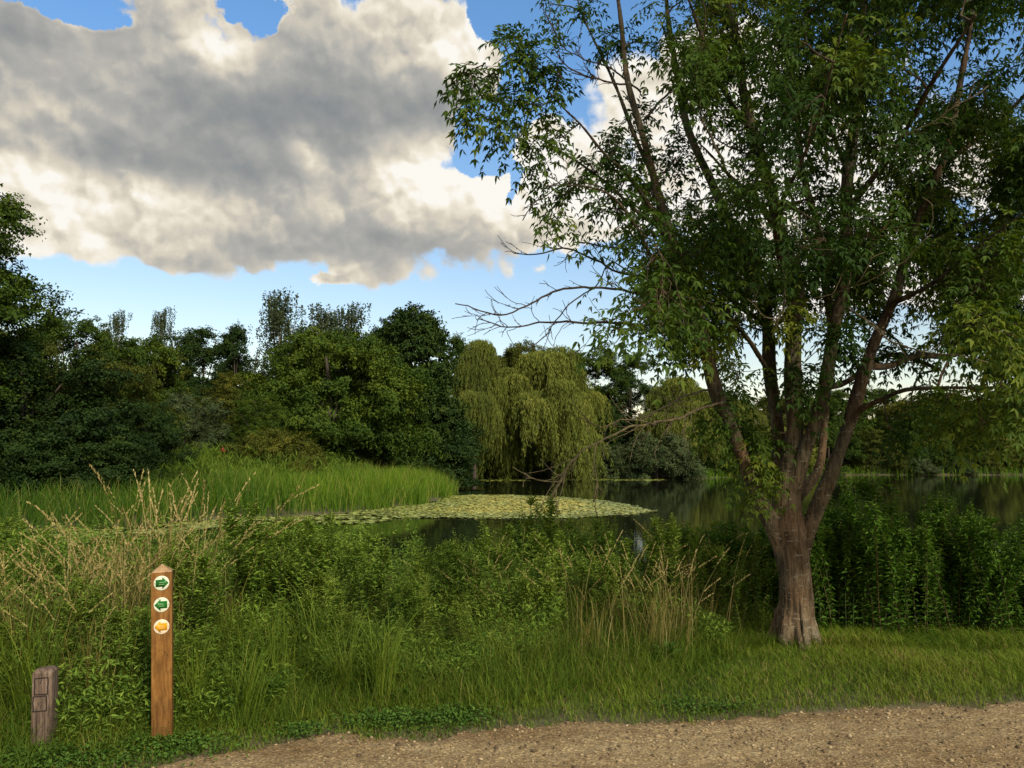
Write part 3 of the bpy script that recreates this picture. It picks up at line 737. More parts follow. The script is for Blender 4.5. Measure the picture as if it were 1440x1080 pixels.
# ------------------------------------------------------------------ ash tree
YT = 7.45
def limb(rows):
    """rows: px,py,Y,width_px"""
    return spline([np.append(P(a, b, c), w / 2 / F * c) for a, b, c, w in rows], 0.05)
def thin(rows, k=.62): return [(a, b, c, max(w * k, 1.5)) for a, b, c, w in rows]
LIMBS = [
    limb([(1118, 925, YT, 74), (1118, 893, YT, 61), (1118, 855, YT, 54), (1115, 800, YT, 52), (1110, 750, YT, 50), (1108, 705, YT, 44), (1111, 650, YT, 34), (1117, 600, YT, 27), (1116, 540, YT, 29), (1116, 470, YT, 27), (1118, 400, YT, 24), (1095, 310, YT - .05, 21), (1072, 230, YT - .1, 18), (1050, 140, YT - .1, 16), (1030, 40, YT - .2, 13), (1010, -80, YT - .2, 9), (1000, -220, YT - .2, 5)]),
    limb([(1104, 800, YT, 26), (1093, 757, YT - .03, 26), (1077, 718, YT - .05, 25), (1057, 680, YT - .1, 23), (1036, 625, YT - .2, 22), (1012, 560, YT - .3, 24), (996, 500, YT - .35, 22), (980, 440, YT - .4, 20), (958, 370, YT - .45, 19), (935, 300, YT - .5, 16), (912, 230, YT - .5, 13), (895, 160, YT - .5, 12), (880, 90, YT - .5, 10), (868, 0, YT - .5, 8), (860, -90, YT - .5, 5)]),
    limb([(1104, 740, YT + .05, 30), (1096, 660, YT + .12, 25), (1091, 590, YT + .25, 22), (1084, 520, YT + .3, 22), (1078, 450, YT + .35, 21), (1050, 360, YT + .4, 18), (1010, 280, YT + .5, 15), (975, 200, YT + .6, 13), (950, 100, YT + .7, 10), (938, 0, YT + .8, 8), (930, -100, YT + .8, 5)]),
    limb([(1112, 710, YT, 30), (1130, 640, YT - .08, 23), (1150, 575, YT - .15, 22), (1165, 520, YT - .2, 21), (1178, 450, YT - .25, 21), (1188, 370, YT - .3, 21), (1192, 290, YT - .3, 20), (1197, 200, YT - .4, 18), (1205, 110, YT - .5, 15), (1215, 10, YT - .6, 12), (1220, -120, YT - .7, 8)]),
    limb([(1120, 700, YT + .2, 20), (1150, 660, YT + .3, 14), (1160, 600, YT + .4, 13), (1163, 530, YT + .5, 13), (1168, 440, YT + .6, 12), (1150, 330, YT + .7, 11), (1128, 220, YT + .8, 9), (1110, 100, YT + .9, 8), (1100, -20, YT + 1, 5)]),
    limb([(1122, 805, YT, 26), (1133, 762, YT - .03, 27), (1147, 722, YT - .05, 25), (1161, 685, YT - .1, 24), (1177, 638, YT - .15, 22), (1196, 590, YT - .2, 22), (1214, 535, YT - .25, 21), (1232, 475, YT - .3, 19), (1258, 410, YT - .4, 17), (1282, 340, YT - .5, 15), (1312, 260, YT - .6, 13), (1340, 170, YT - .7, 11), (1362, 60, YT - .8, 9), (1370, -80, YT - .9, 6)]),
    # secondary
    limb([(1206, 578, YT - .2, 12), (1240, 562, YT - .5, 9), (1275, 548, YT - .9, 8), (1330, 545, YT - 1.4, 7), (1390, 545, YT - 1.9, 6), (1450, 530, YT - 2.3, 4)]),
    limb([(1222, 515, YT - .25, 13), (1250, 515, YT - .1, 11), (1290, 500, YT + .1, 10), (1340, 500, YT + .4, 8), (1400, 478, YT + .7, 7), (1460, 450, YT + 1, 5)]),
    limb([(1165, 545, YT - .15, 12), (1195, 535, YT, 11), (1235, 505, YT + .3, 9), (1270, 500, YT + .6, 8), (1320, 520, YT + .9, 6)]),
    limb([(1180, 440, YT - .2, 14), (1230, 340, YT + .2, 12), (1300, 260, YT + .5, 10), (1380, 190, YT + .8, 8), (1460, 120, YT + 1, 6)]),
    limb([(960, 380, YT - .45, 12), (925, 310, YT - .7, 10), (885, 250, YT - .9, 8), (850, 215, YT - 1.05, 6.5), (822, 180, YT - 1.2, 5.5), (795, 155, YT - 1.3, 4.5), (760, 120, YT - 1.4, 3.5), (722, 95, YT - 1.5, 2.6), (685, 92, YT - 1.5, 2), (648, 88, YT - 1.5, 1.4)]),
    limb([(945, 330, YT - .45, 10), (900, 300, YT - .7, 7), (850, 255, YT - .8, 6), (800, 220, YT - .9, 5), (760, 195, YT - 1, 4), (725, 180, YT - 1.1, 2.5)]),
    limb([(918, 250, YT - .5, 9), (885, 170, YT - .3, 7.5), (860, 110, YT - .2, 6.5), (838, 60, YT - .1, 5), (815, 10, YT, 4), (800, -50, YT, 3)]),
    limb([(980, 440, YT - .4, 9), (940, 420, YT - .8, 7), (900, 330, YT - 1.2, 6), (860, 275, YT - 1.4, 5), (810, 262, YT - 1.5, 4), (760, 262, YT - 1.5, 2.5)]),
    limb([(1060, 190, YT - .1, 10), (1020, 130, YT - .5, 8), (990, 60, YT - .8, 7), (960, -30, YT - 1, 5)]),
    limb([(1100, 330, YT, 11), (1060, 280, YT - .7, 9), (1020, 240, YT - 1.3, 7), (980, 200, YT - 1.8, 5)]),
    limb([(1117, 420, YT, 12), (1090, 330, YT - .8, 10), (1120, 240, YT - 1.6, 8), (1160, 140, YT - 2.3, 6), (1190, 20, YT - 2.8, 5)]),
    limb([(1190, 300, YT - .3, 12), (1250, 220, YT - .9, 10), (1310, 120, YT - 1.6, 8), (1370, 20, YT - 2.2, 6)]),
    limb([(1195, 250, YT - .3, 10), (1160, 150, YT - .1, 8), (1140, 50, YT, 6), (1130, -80, YT, 5)]),
    limb([(1250, 430, YT - .4, 10), (1310, 400, YT - .9, 8), (1370, 350, YT - 1.3, 7), (1440, 300, YT - 1.6, 5)]),
    limb([(1275, 360, YT - .5, 10), (1330, 330, YT + .1, 9), (1400, 300, YT + .6, 7), (1480, 260, YT + 1, 5)]),
    limb([(1080, 460, YT + .35, 10), (1040, 430, YT + .3, 9), (1000, 400, YT + .2, 7), (950, 395, YT + .1, 5)]),
    limb([(1085, 530, YT + .3, 9), (1055, 480, YT - .1, 8), (1020, 445, YT - .5, 6), (985, 425, YT - .9, 4)]),
]
BASE = P(1118, 900, YT); BASE[2] = 0.0
BASE[1] = YT
ash = empty('ash_tree', BASE); tag(ash, 'big ash tree with forked red brown trunk on the grass verge', 'tree')
g = Geo(); rng = RS(21)
for L in LIMBS:
    q = L.copy(); q[:, :3] -= BASE
    # slow wobble
    s = np.arange(len(q)) * 0.05
    q[:, 0] += 0.012 * np.sin(s * 5 + q[0, 3] * 99); q[:, 1] += 0.015 * np.cos(s * 4 + q[0, 3] * 77)
    rr = q[:, 3] * (1 + 0.05 * np.sin(s * 7 + q[0, 0] * 50))
    tube(g, q[:, :3], np.maximum(rr * 0.86, 0.007), 12)
# root flare
for k in range(7):
    a = k * 2 * PI / 7 + 0.3; e = rng.uniform(0.20, 0.29)
    tube(g, [(math.cos(a) * 0.10, math.sin(a) * 0.10, 0.34), (math.cos(a) * 0.16, math.sin(a) * 0.16, 0.12), (math.cos(a) * e, math.sin(a) * e, -0.08)], [0.06, 0.065, 0.045], 8)
# branch scar on the front
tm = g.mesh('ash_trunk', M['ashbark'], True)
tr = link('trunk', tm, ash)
md = tr.modifiers.new('remesh', 'REMESH'); md.mode = 'VOXEL'; md.voxel_size = 0.0105; md.use_smooth_shade = True
sm = tr.modifiers.new('smooth', 'SMOOTH'); sm.factor = 0.6; sm.iterations = 5
dg = bpy.context.evaluated_depsgraph_get()
me2 = bpy.data.meshes.new_from_object(tr.evaluated_get(dg)); tr.modifiers.clear(); tr.data = me2
co = np.empty(len(me2.vertices) * 3, np.float32); me2.vertices.foreach_get('co', co); co = co.reshape(-1, 3)
no = np.empty(len(me2.vertices) * 3, np.float32); me2.vertices.foreach_get('normal', no); no = no.reshape(-1, 3)
an = np.arctan2(co[:, 1], co[:, 0])
low = np.clip(1 - co[:, 2] / 1.3, 0, 1)
flare = np.exp(-np.maximum(co[:, 2], 0) / 0.10) * 0.018 * (1 + 0.12 * np.sin(an * 3 + 1))
disp = (fbm(an * 3 + 10, co[:, 2] * 1.2, 71) - 0.5) * 0.045 * low + (fbm(an * 8 + co[:, 2], co[:, 2] * 9, 72) - 0.5) * 0.012
seam = np.exp(-((an + 1.55 + 0.08 * np.sin(co[:, 2] * 7)) / 0.05) ** 2) * np.clip(1 - abs(co[:, 2] - 0.25) / 0.4, 0, 1)
disp += flare - seam * 0.03
co += no * disp[:, None]; me2.vertices.foreach_set('co', co.ravel()); me2.update()
if not me2.materials: me2.materials.append(M['ashbark'])
me2.polygons.foreach_set('use_smooth', np.ones(len(me2.polygons), dtype=bool))

# foliage clumps ------------------------------------------------
rng = RS(33)
CL = []   # world position, radius, density
def cl(px, py, Y, r=0.34, d=1.0): CL.append((P(px, py, Y), r, d))
for a in [(652, 100, YT - 1.5, .10, .25), (665, 120, YT - 1.5, .16, .5), (672, 165, YT - 1.5, .17, .6), (700, 115, YT - 1.5, .18, .6), (712, 70, YT - 1.5, .16, .5), (742, 100, YT - 1.4, .2, .55),
          (725, 140, YT - 1.4, .2, .6), (760, 150, YT - 1.35, .2, .5), (790, 110, YT - 1.3, .2, .4), (770, 80, YT - 1.3, .16, .3), (735, 60, YT - 1.4, .12, .3), (720, 185, YT - 1.1, .15, .5), (800, 185, YT - 1.2, .16, .3),
          (765, 245, YT - 1.2, .2, .5), (740, 215, YT - 1.1, .14, .4), (800, 270, YT - 1.3, .22, .6), (835, 240, YT - 1, .22, .6), (790, 300, YT - 1.3, .14, .4), (850, 290, YT - 1.1, .28, .9), (880, 250, YT - .8, .3, .9),
          (870, 200, YT - .9, .24, .6), (905, 330, YT - .9, .3, 1), (855, 200, YT - .6, .2, .5), (900, 160, YT - .4, .2, .4), (860, 60, YT - .3, .18, .4), (820, 30, YT - .1, .2, .3), (905, 60, YT - .3, .2, .3), (770, 5, YT, .15, .3),
          (925, 20, YT + .3, .25, .5), (980, 60, YT - .6, .32, 1), (1000, 20, YT - .6, .4, 1), (960, 130, YT - .3, .25, .5), (1000, 130, YT - .6, .25, .8), (1040, 80, YT - .4, .35, 1),
          # left edge, low
          (930, 390, YT - .6, .22, .8), (925, 430, YT - .5, .2, .8), (950, 470, YT - .5, .2, .8), (990, 490, YT - .4, .16, .7), (1005, 450, YT - .3, .24, .9), (1020, 410, YT - .4, .26, .9), (960, 420, YT - .8, .24, .8),
          (1060, 610, YT - .1, .14, .9), (1050, 640, YT - .15, .14, 1), (1066, 665, YT - .15, .13, .9), (1075, 625, YT - .1, .13, .9), (1040, 600, YT - .2, .12, .7), (1070, 690, YT - .2, .08, .6), (1028, 560, YT - .3, .18, .7),
          (1132, 545, YT - .5, .14, .8), (1120, 520, YT - .4, .16, .6), (1000, 590, YT - .3, .1, .4), (1045, 520, YT - .1, .2, .6),
          # right low hanging
          (1335, 560, YT - 1.4, .2, .8), (1380, 590, YT - 1.7, .24, .9), (1300, 545, YT - 1, .18, .6), (1420, 560, YT - 2, .3, 1), (1430, 500, YT - 2, .3, 1), (1350, 600, YT - 1.4, .15, .7), (1285, 600, YT + 1.5, .2, .4), (1250, 600, YT - .7, .12, .4),
          (1270, 495, YT + .3, .2, .7), (1330, 480, YT + .4, .25, .8), (1230, 500, YT + .1, .2, .7), (1200, 500, YT, .2, .8), (1390, 440, YT + .4, .3, .9), (1420, 380, YT, .35, 1)]:
    a = list(a)
    if a[0] < 950 and a[1] < 350: a[4] *= 0.50
    cl(*a)
poly = [(950, -160), (985, 40), (965, 150), (940, 235), (870, 285), (905, 345), (905, 440), (960, 475), (1010, 465), (1060, 445), (1110, 455), (1200, 470), (1260, 445), (1330, 460), (1400, 490), (1450, 530), (1560, 560), (1620, 300), (1600, -200)]
holes = [(1000, 180, 52, 36), (955, 262, 34, 18), (1010, 285, 26, 12), (1240, 595, 60, 60), (1255, 400, 22, 60), (1215, 240, 30, 35), (1160, 230, 22, 40), (1290, 430, 35, 45), (1335, 205, 35, 18),
         (1290, 30, 22, 20), (1070, 545, 24, 28), (1425, 95, 30, 30), (1140, 210, 20, 25), (1240, 300, 25, 18), (905, 410, 18, 20), (1300, 540, 40, 25)]
cnt = 0
while cnt < 345:
    px, py = rng.uniform(860, 1620), rng.uniform(-200, 560)
    if not inpoly(np.array([px]), np.array([py]), poly)[0]: continue
    if any(((px - a) / c) ** 2 + ((py - b) / d) ** 2 < 1.5 for a, b, c, d in holes): continue
    Y = YT + rng.triangular(-2.6, 0.2, 3.0)
    r = rng.uniform(0.2, 0.42)
    cl(px, py, Y, r, rng.uniform(0.6, 1.1)); cnt += 1
# skeleton nodes
nodes = np.concatenate([L[max(6, len(L) // 4):, :] for L in LIMBS])
gb = Geo(); gl = Geo()
order = sorted(range(len(CL)), key=lambda i: np.min(np.linalg.norm(nodes[:, :3] - CL[i][0], axis=1)))
LB, LD, LN, LL, LV = [], [], [], [], []
def curve(p0, p1, d0, n, wob, rng):
    t = np.linspace(0, 1, n)[:, None]; ln = np.linalg.norm(p1 - p0)
    c = p0 + d0 * ln * 0.45
    p = (1 - t) ** 2 * p0 + 2 * t * (1 - t) * c + t * t * p1
    w = np.cumsum(rng.normal(0, wob * ln / n, (n, 3)), 0); w -= w[-1] * t
    w[0] = 0
    return p + w
def ash_leaves(p, tdir, scale, val, rng):
    """one pinnate leaf at p"""
    out = norm(tdir + rng.normal(0, 0.75, 3))
    ln = rng.uniform(0.15, 0.25) * scale; k = 4
    t = np.linspace(0.25, 0.92, k)
    droop = rng.uniform(0.3, 0.9)
    pts = p + out[None] * (ln * t)[:, None] + np.array([0, 0, -1.0])[None] * (droop * ln * t ** 2)[:, None]
    dirn = norm(out[None] + np.array([0, 0, -1.0])[None] * (2 * droop * t)[:, None])
    side = norm(np.cross(dirn, np.array([0, 0, 1.0]) + rng.normal(0, 0.35, 3)))
    up = np.cross(side, dirn)
    for s in (-1, 1):
        LB.append(pts); LD.append(norm(dirn * 0.75 + side * s + np.array([0, 0, -0.35]) + rng.normal(0, 0.18, (k, 3)))); LN.append(up + rng.normal(0, 0.35, (k, 3)))
        LL.append(rng.uniform(0.042, 0.070, k) * scale); LV.append(np.full(k, val) + rng.normal(0, 0.06, k))
    LB.append(pts[-1:]); LD.append(dirn[-1:]); LN.append(up[-1:]); LL.append(np.array([0.08 * scale])); LV.append(np.array([val]))
for i in order:
    c, r, dens = CL[i]
    d = nodes[:, :3] - c; dist = np.linalg.norm(d, axis=1); cost = dist + np.maximum(d[:, 2], -0.2) * 0.6
    j = int(np.argmin(cost)); p0 = nodes[j, :3]; r0 = min(nodes[j, 3] * 0.6, 0.006 + dist[j] * 0.011)
    d0 = norm(norm(c - p0) + np.array([0, 0, 0.5]) + rng.normal(0, 0.25, 3))
    n = max(4, int(dist[j] / 0.09))
    pts = curve(p0, c, d0, n, 0.16, rng); t = np.linspace(0, 1, n)
    rad = r0 * (1 - t) + 0.0035 * t + 0.0008
    tube(gb, pts - BASE, rad, 6, cap=False)
    nn = np.concatenate([pts, rad[:, None]], 1)
    nodes = np.concatenate([nodes, nn[2:]])
    base_val = rng.uniform(0.15, 0.75) + (0.18 if rng.uniform() < 0.15 else 0)
    main = norm(pts[-1] - pts[-2])
    nt_ = int(round(9 * dens * (r / 0.34) ** 1.5)) + 3
    for k in range(nt_):
        s = pts[-1 - min(n - 1, int(abs(rng.normal(0, 1)) * min(3, n / 3)))]
        e = c + rnd_dirs(rng, 1)[0] * r * rng.uniform(0.5, 1.1) * np.array([1, 1, 0.85])
        m = 5
        tw = curve(s, e, norm(main + rng.normal(0, 0.5, 3)), m, 0.1, rng)
        tube(gb, tw - BASE, np.linspace(0.004, 0.002, m), 4, cap=False)
        tl = norm(e - s)
        for q in range(rng.randint(6, 10)):
            u = rng.uniform(0.3, 1.0) if q > 1 else 1.0
            p = s * (1 - u) + e * u if q > 1 else e
            idx = u * (m - 1); a_ = int(min(idx, m - 2)); p = tw[a_] * (1 - (idx - a_)) + tw[a_ + 1] * (idx - a_)
            ash_leaves(p, tl * 0.6, 1.0, base_val + rng.normal(0, 0.08), rng)
LB = np.concatenate(LB) - BASE; LD = np.concatenate(LD); LN = np.concatenate(LN); LL = np.concatenate(LL); LV = np.clip(np.concatenate(LV), 0, 1)
leaves(gl, LB, LD, LN, LL, LL * 0.33, LV, fold=0.15)
print('ash leaflets', len(LB))
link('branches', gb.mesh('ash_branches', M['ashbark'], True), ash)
link('crown', gl.mesh('ash_crown', M['ash']), ash)

# dead branches: hand placed main lines + knobbly side twigs
def dead(rows, name, mat, seed, ntw=10, tl=(0.12, 0.4), up=0.3, sub=1):
    rng = RS(seed); g = Geo()
    L = limb(thin(rows, .62 if mat == 'twig' else .5)); L[:, :3] -= BASE
    w = np.cumsum(rng.normal(0, 0.006, (len(L), 3)), 0); w -= np.linspace(0, 1, len(L))[:, None] * w[-1]; L[:, :3] += w
    tube(g, L[:, :3], np.maximum(L[:, 3], 0.0026), 6)
    n = len(L)
    for k in range(ntw):
        j = int(n * rng.uniform(0.15, 0.98)); p = L[min(j, n - 2), :3]; t = norm(L[min(j + 1, n - 1), :3] - L[max(j - 1, 0), :3])
        d = norm(t * 0.9 + rng.normal(0, 0.5, 3) + np.array([0, 0, rng.choice([-1, 1]) * 0.5 + up]))
        ln = rng.uniform(*tl); m = 7
        pts = curve(p, p + d * ln, norm(t + d), m, 0.14, rng)
        tube(g, pts, np.linspace(0.0036, 0.0019, m), 5)
        if sub and rng.uniform() < 0.75:
            q = pts[rng.randint(2, 6)]; d2 = norm(d + rng.normal(0, 0.7, 3))
            tube(g, curve(q, q + d2 * ln * 0.5, d, 5, 0.12, rng), np.linspace(0.003, 0.002, 5), 4)
        # buds
        for u in (0.45, 0.8):
            q = pts[int(u * 6)]; b = norm(rng.normal(0, 1, 3)); tube(g, [q, q + b * 0.014], [0.0035, 0.002], 4)
    return link(name, g.mesh(name, M[mat], True), ash)
YD = YT - .4
dead([(984, 455, YD, 8), (950, 440, YD - .1, 8), (915, 415, YD - .2, 7), (885, 406, YD - .3, 6), (840, 404, YD - .4, 5.5), (790, 410, YD - .5, 5), (745, 432, YD - .6, 4), (715, 443, YD - .65, 3.5), (680, 436, YD - .7, 3), (640, 427, YD - .7, 2.4)], 'dead_branch', 'twig', 1, 26, (.1, .36))
dead([(985, 462, YD, 9), (950, 460, YD, 8), (905, 453, YD - .1, 7), (860, 452, YD - .2, 6), (800, 449, YD - .3, 5), (760, 452, YD - .35, 4), (715, 462, YD - .4, 3), (672, 448, YD - .4, 2.4)], 'dead_branch', 'twig', 2, 26, (.1, .38), -.1)
dead([(975, 430, YD, 7), (935, 400, YD - .1, 7), (900, 388, YD - .2, 6), (865, 380, YD - .3, 5), (830, 362, YD - .3, 4.5), (790, 352, YD - .3, 4), (755, 358, YD - .4, 3), (722, 356, YD - .4, 2.4)], 'dead_branch', 'twig', 3, 24, (.1, .38))
dead([(950, 370, YD, 6), (920, 358, YD - .1, 5), (890, 348, YD - .2, 4), (850, 346, YD - .3, 3.5), (808, 341, YD - .4, 2.5)], 'dead_branch', 'twig', 4, 14, (.06, .2))
dead([(900, 388, YD - .2, 4), (860, 372, YD - .3, 3), (842, 400, YD - .35, 3), (800, 430, YD - .4, 3), (770, 470, YD - .4, 2.4), (740, 492, YD - .4, 2)], 'dead_branch', 'twig', 9, 7, (.06, .25))
dead([(1015, 570, YT - .3, 8), (985, 578, YT - .6, 8), (950, 592, YT - .9, 8), (900, 597, YT - 1.2, 7), (870, 606, YT - 1.35, 6), (840, 622, YT - 1.5, 5), (815, 640, YT - 1.6, 4), (795, 668, YT - 1.65, 3), (776, 700, YT - 1.7, 2.2)], 'dead_branch', 'lichen', 5, 30, (.12, .5), -.35)
dead([(840, 622, YT - 1.5, 4), (836, 650, YT - 1.5, 3.4), (842, 680, YT - 1.5, 3), (835, 705, YT - 1.5, 2.2)], 'dead_branch', 'lichen', 6, 5, (.06, .2), -.2)
dead([(920, 597, YT - 1.1, 5), (880, 590, YT - 1.2, 4), (850, 600, YT - 1.4, 3.4), (823, 593, YT - 1.5, 2.6)], 'dead_branch', 'lichen', 7, 7, (.1, .3), -.1)
dead([(1005, 545, YT - .3, 5), (965, 560, YT - .5, 4), (930, 575, YT - .8, 3), (900, 590, YT - 1, 2)], 'dead_branch', 'twig', 8, 5, (.1, .25), .1)
dead([(1190, 430, YT - 1.2, 5), (1225, 450, YT - 1.6, 5), (1262, 478, YT - 2, 5), (1300, 492, YT - 2.2, 4.5), (1345, 497, YT - 2.4, 3), (1390, 510, YT - 2.5, 2)], 'dead_branch', 'lichen', 10, 10, (.08, .3), -.2)
dead([(1100, 360, YT - 1, 4), (1104, 400, YT - 1.2, 5), (1100, 440, YT - 1.3, 4), (1075, 445, YT - 1.5, 2.6), (1050, 420, YT - 1.6, 2)], 'dead_branch', 'lichen', 11, 8, (.08, .25), -.1)
dead([(1140, 420, YT - 1.5, 3), (1200, 400, YT - 1.8, 2.6), (1260, 370, YT - 2, 2.2), (1310, 330, YT - 2.2, 2)], 'dead_branch', 'lichen', 12, 6, (.08, .25), .1)
dead([(1270, 190, YT - 2, 3), (1310, 175, YT - 2.1, 2.8), (1350, 150, YT - 2.2, 2.6), (1390, 120, YT - 2.2, 2)], 'dead_branch', 'lichen', 13, 5, (.08, .2), .1)
dead([(900, 130, YT - .5, 5), (860, 95, YT - .4, 4), (820, 80, YT - .3, 3), (790, 60, YT - .2, 2.6), (768, 20, YT - .2, 2)], 'dead_branch', 'twig', 14, 14, (.15, .45), .4)
dead([(880, 118, YT - .5, 5), (845, 112, YT - .6, 4), (810, 100, YT - .7, 3), (780, 70, YT - .7, 2)], 'dead_branch', 'twig', 15, 14, (.15, .4), .4)
dead([(845, 262, YT - 1.4, 3), (800, 255, YT - 1.4, 2.8), (750, 288, YT - 1.4, 2.4), (735, 310, YT - 1.4, 2)], 'dead_branch', 'twig', 16, 6, (.08, .22), 0)
dead([(905, 170, YT - .4, 6), (950, 120, YT - .3, 5), (985, 60, YT - .2, 4), (1000, 0, YT - .2, 3)], 'dead_branch', 'twig', 17, 16, (.2, .5), .2)
dead([(1120, 210, YT, 4), (1060, 215, YT - .2, 4), (1010, 200, YT - .4, 3.4), (985, 150, YT - .4, 2.4)], 'dead_branch', 'twig', 18, 12, (.15, .45), .2)

# ------------------------------------------------------------------ foreground plants
def copies(root, spots, label=None):
    for k, (x, y, z, rz, s, sz) in enumerate(spots):
        if k == 0:
            r = root
        else:
            r = root.copy(); COL.objects.link(r)
            for ch in root_children[root.name]:
                c = ch.copy(); COL.objects.link(c); c.parent = r
        r.location = (x, y, z); r.rotation_euler = (random.gauss(0, .10), random.gauss(0, .10), rz); r.scale = (s, s, sz)
root_children = {}

def herb_plant(name, seed, h, nb, mat, label, cat, group, leafL=0.062, leafW=0.016, drop=0.0, pairs=34, bottom=0.25, spread=0.16):
    rng = RS(seed); gs = Geo(); gl = Geo()
    root = empty(name, (0, 0, 0)); tag(root, label, cat, group)
    B, D, N, L, A = [], [], [], [], []
    for b in range(nb):
        hh = h * rng.uniform(0.75, 1.0); a = rng.uniform(0, 2 * PI); q = rng.uniform(0.02, 0.09) if mat == 'herb' else rng.uniform(0.03, 0.19)
        t = np.linspace(0, 1, 8); lean = rng.uniform(0.02, spread)
        p = np.stack([math.cos(a) * (q + lean * t ** 2), math.sin(a) * (q + lean * t ** 2), t * hh - 0.05], 1)
        p[:, :2] += np.cumsum(rng.normal(0, 0.006, (8, 2)), 0)
        tube(gs, p, np.linspace(0.0045, 0.0015, 8), 5, rng.uniform(0.1, 0.9), cap=False)
        stems = [(p, pairs, bottom)]
        for sb in range(rng.randint(4, 8)):   # side shoots near the top
            u = rng.uniform(0.5, 0.92); j = u * 7; i0 = int(j); s0 = p[i0] * (1 - j + i0) + p[i0 + 1] * (j - i0)
            aa = rng.uniform(0, 2 * PI); ln = (1.05 - u) * hh * rng.uniform(0.35, 0.7)
            tt = np.linspace(0, 1, 5)
            pp = s0 + np.stack([math.cos(aa) * ln * 0.45 * tt, math.sin(aa) * ln * 0.45 * tt, ln * tt * (0.6 + 0.4 * tt)], 1)
            tube(gs, pp, np.linspace(0.0022, 0.001, 5), 4, 0.3, cap=False)
            stems.append((pp, pairs // 3, 0.1))
        for pp, npair, b0 in stems:
            m = npair * 2; u = np.repeat(np.linspace(b0, 1, npair), 2) * (len(pp) - 1)
            i0 = np.minimum(u.astype(int), len(pp) - 2); f = (u - i0)[:, None]
            c = pp[i0] * (1 - f) + pp[i0 + 1] * f
            az = np.repeat(np.arange(npair) * PI / 2 + rng.uniform(0, 6), 2) + np.tile([0, PI], npair) + rng.normal(0, 0.35, m)
            el = rng.normal(0.45 - drop, 0.3, m)
            d = np.stack([np.cos(az) * np.cos(el), np.sin(az) * np.cos(el), np.sin(el)], 1)
            tt = u / (len(pp) - 1)
            B.append(c); D.append(d); N.append(np.array([0, 0, 1.0]) + rng.normal(0, 0.3, (m, 3)))
            L.append(leafL * (1 - 0.55 * tt ** 3) * rng.uniform(0.65, 1.2, m)); A.append(np.clip(0.30 + 0.38 * tt + rng.normal(0, 0.12, m), 0, 1))
    B, D, N, L, A = map(np.concatenate, (B, D, N, L, A))
    leaves(gl, B, D, N, L, L * leafW / leafL, A, fold=0.25)
    a = link('stem', gs.mesh(name + '_stem', M['stem'], True), root); b = link('foliage', gl.mesh(name + '_foliage', M[mat]), root)
    root_children[root.name] = [a, b]
    return root

def spots(n, fx, seed, smin=0.85, smax=1.15):
    rng = RS(seed); out = []; tries = 0
    while len(out) < n and tries < 60000:
        tries += 1
        r = fx(rng)
        if r is None: continue
        x, y, s = r
        if any((x - a[0]) ** 2 + (y - a[1]) ** 2 < 0.010 for a in out): continue
        z = float(ground_z(np.array([x]), np.array([y]))[0])
        if z < WATER - 0.25: continue
        q = s * rng.uniform(smin, smax); out.append((x, y, z, rng.uniform(0, 6.28), q, q * rng.uniform(0.92, 1.08)))
    return out

def front_edge(x):
    """front of the tall weeds"""
    return np.interp(x, [-8, -3.2, -2.2, -1.2, 0.3, 1.0, 1.6, 2.1], [4.3, 4.55, 4.9, 5.7, 6.0, 6.1, 6.9, 7.5])

# willowherb thicket (left and centre)
def f_herb(rng):
    x = rng.uniform(-9.5, 2.9); y = rng.uniform(4.8, 10.2)
    if x > 1.9 and (y < 7.95 or abs(x - BASE[0]) < 0.3): return None
    dd = y - front_edge(x)
    if dd < 0.35 or rng.uniform() > 0.25 + dd * 0.6: return None
    cx = (x / y * F + 720)
    s = (1.0 + 0.10 * math.sin(x * 2.1)) * min(1.12, 0.42 + 0.40 * dd)
    if y > 8.6: s *= 1.0 + 0.22 * min(1, (y - 8.6) / 0.8)
    if 800 < cx < 925: s *= 0.70 if y < 9 else 0.75
    if 600 < cx < 640 or 690 < cx < 725: s *= 0.9
    if cx > 925: s = rng.uniform(0.85, 1.0)
    if cx < 460: s *= 0.95
    if 140 < cx < 350 and y > 7.2: s *= 0.86
    return x, y, s
sp = spots(256, f_herb, 91)
def f_hedge(rng):
    x = rng.uniform(1.55, 2.75); y = rng.uniform(7.7, 8.8)
    if abs(x - BASE[0]) < 0.36: return None
    return x, y, rng.uniform(0.84, 1.02)
sp += spots(42, f_hedge, 191)
vars_ = [herb_plant('willowherb_plant', 600 + k, 1.0 + 0.05 * k, 6, 'herb', 'leafy green willowherb stems in the thicket left of the ash tree', 'plant', 'willowherb on the bank left of the ash tree') for k in range(5)]
for k, v in enumerate(vars_): copies(v, sp[k::5])

# nettles (right, behind the ash)
def f_net(rng):
    x = rng.uniform(1.35, 7.2); y = rng.uniform(7.95, 9.2)
    cx = (x / y * F + 720)
    if cx < 930: return None
    s = np.interp(cx, [930, 1000, 1080, 1150, 1180, 1230, 1290, 1345, 1400, 1600], [.92, .95, .97, 1.16, 1.22, 1.24, 1.17, 1.14, 1.18, 1.2])
    if rng.uniform() < 0.35 and math.sin(x * 5.3 + 1.3 * math.sin(y * 3)) > 0.45: return None
    if abs(x - BASE[0]) < 0.33 and y < 8.15: return None
    return x, y, s
sp = spots(245, f_net, 92, 0.72, 1.15)
vars_ = [herb_plant('nettle_plant', 700 + k, 1.18, 6, 'nettle', 'dark green nettle stems in the tall stand behind the ash trunk', 'plant', 'nettles in the stand behind the ash trunk', leafL=0.062, leafW=0.021, drop=0.35, pairs=34, bottom=0.14, spread=0.24) for k in range(5)]
for k, v in enumerate(vars_): copies(v, sp[k::5])

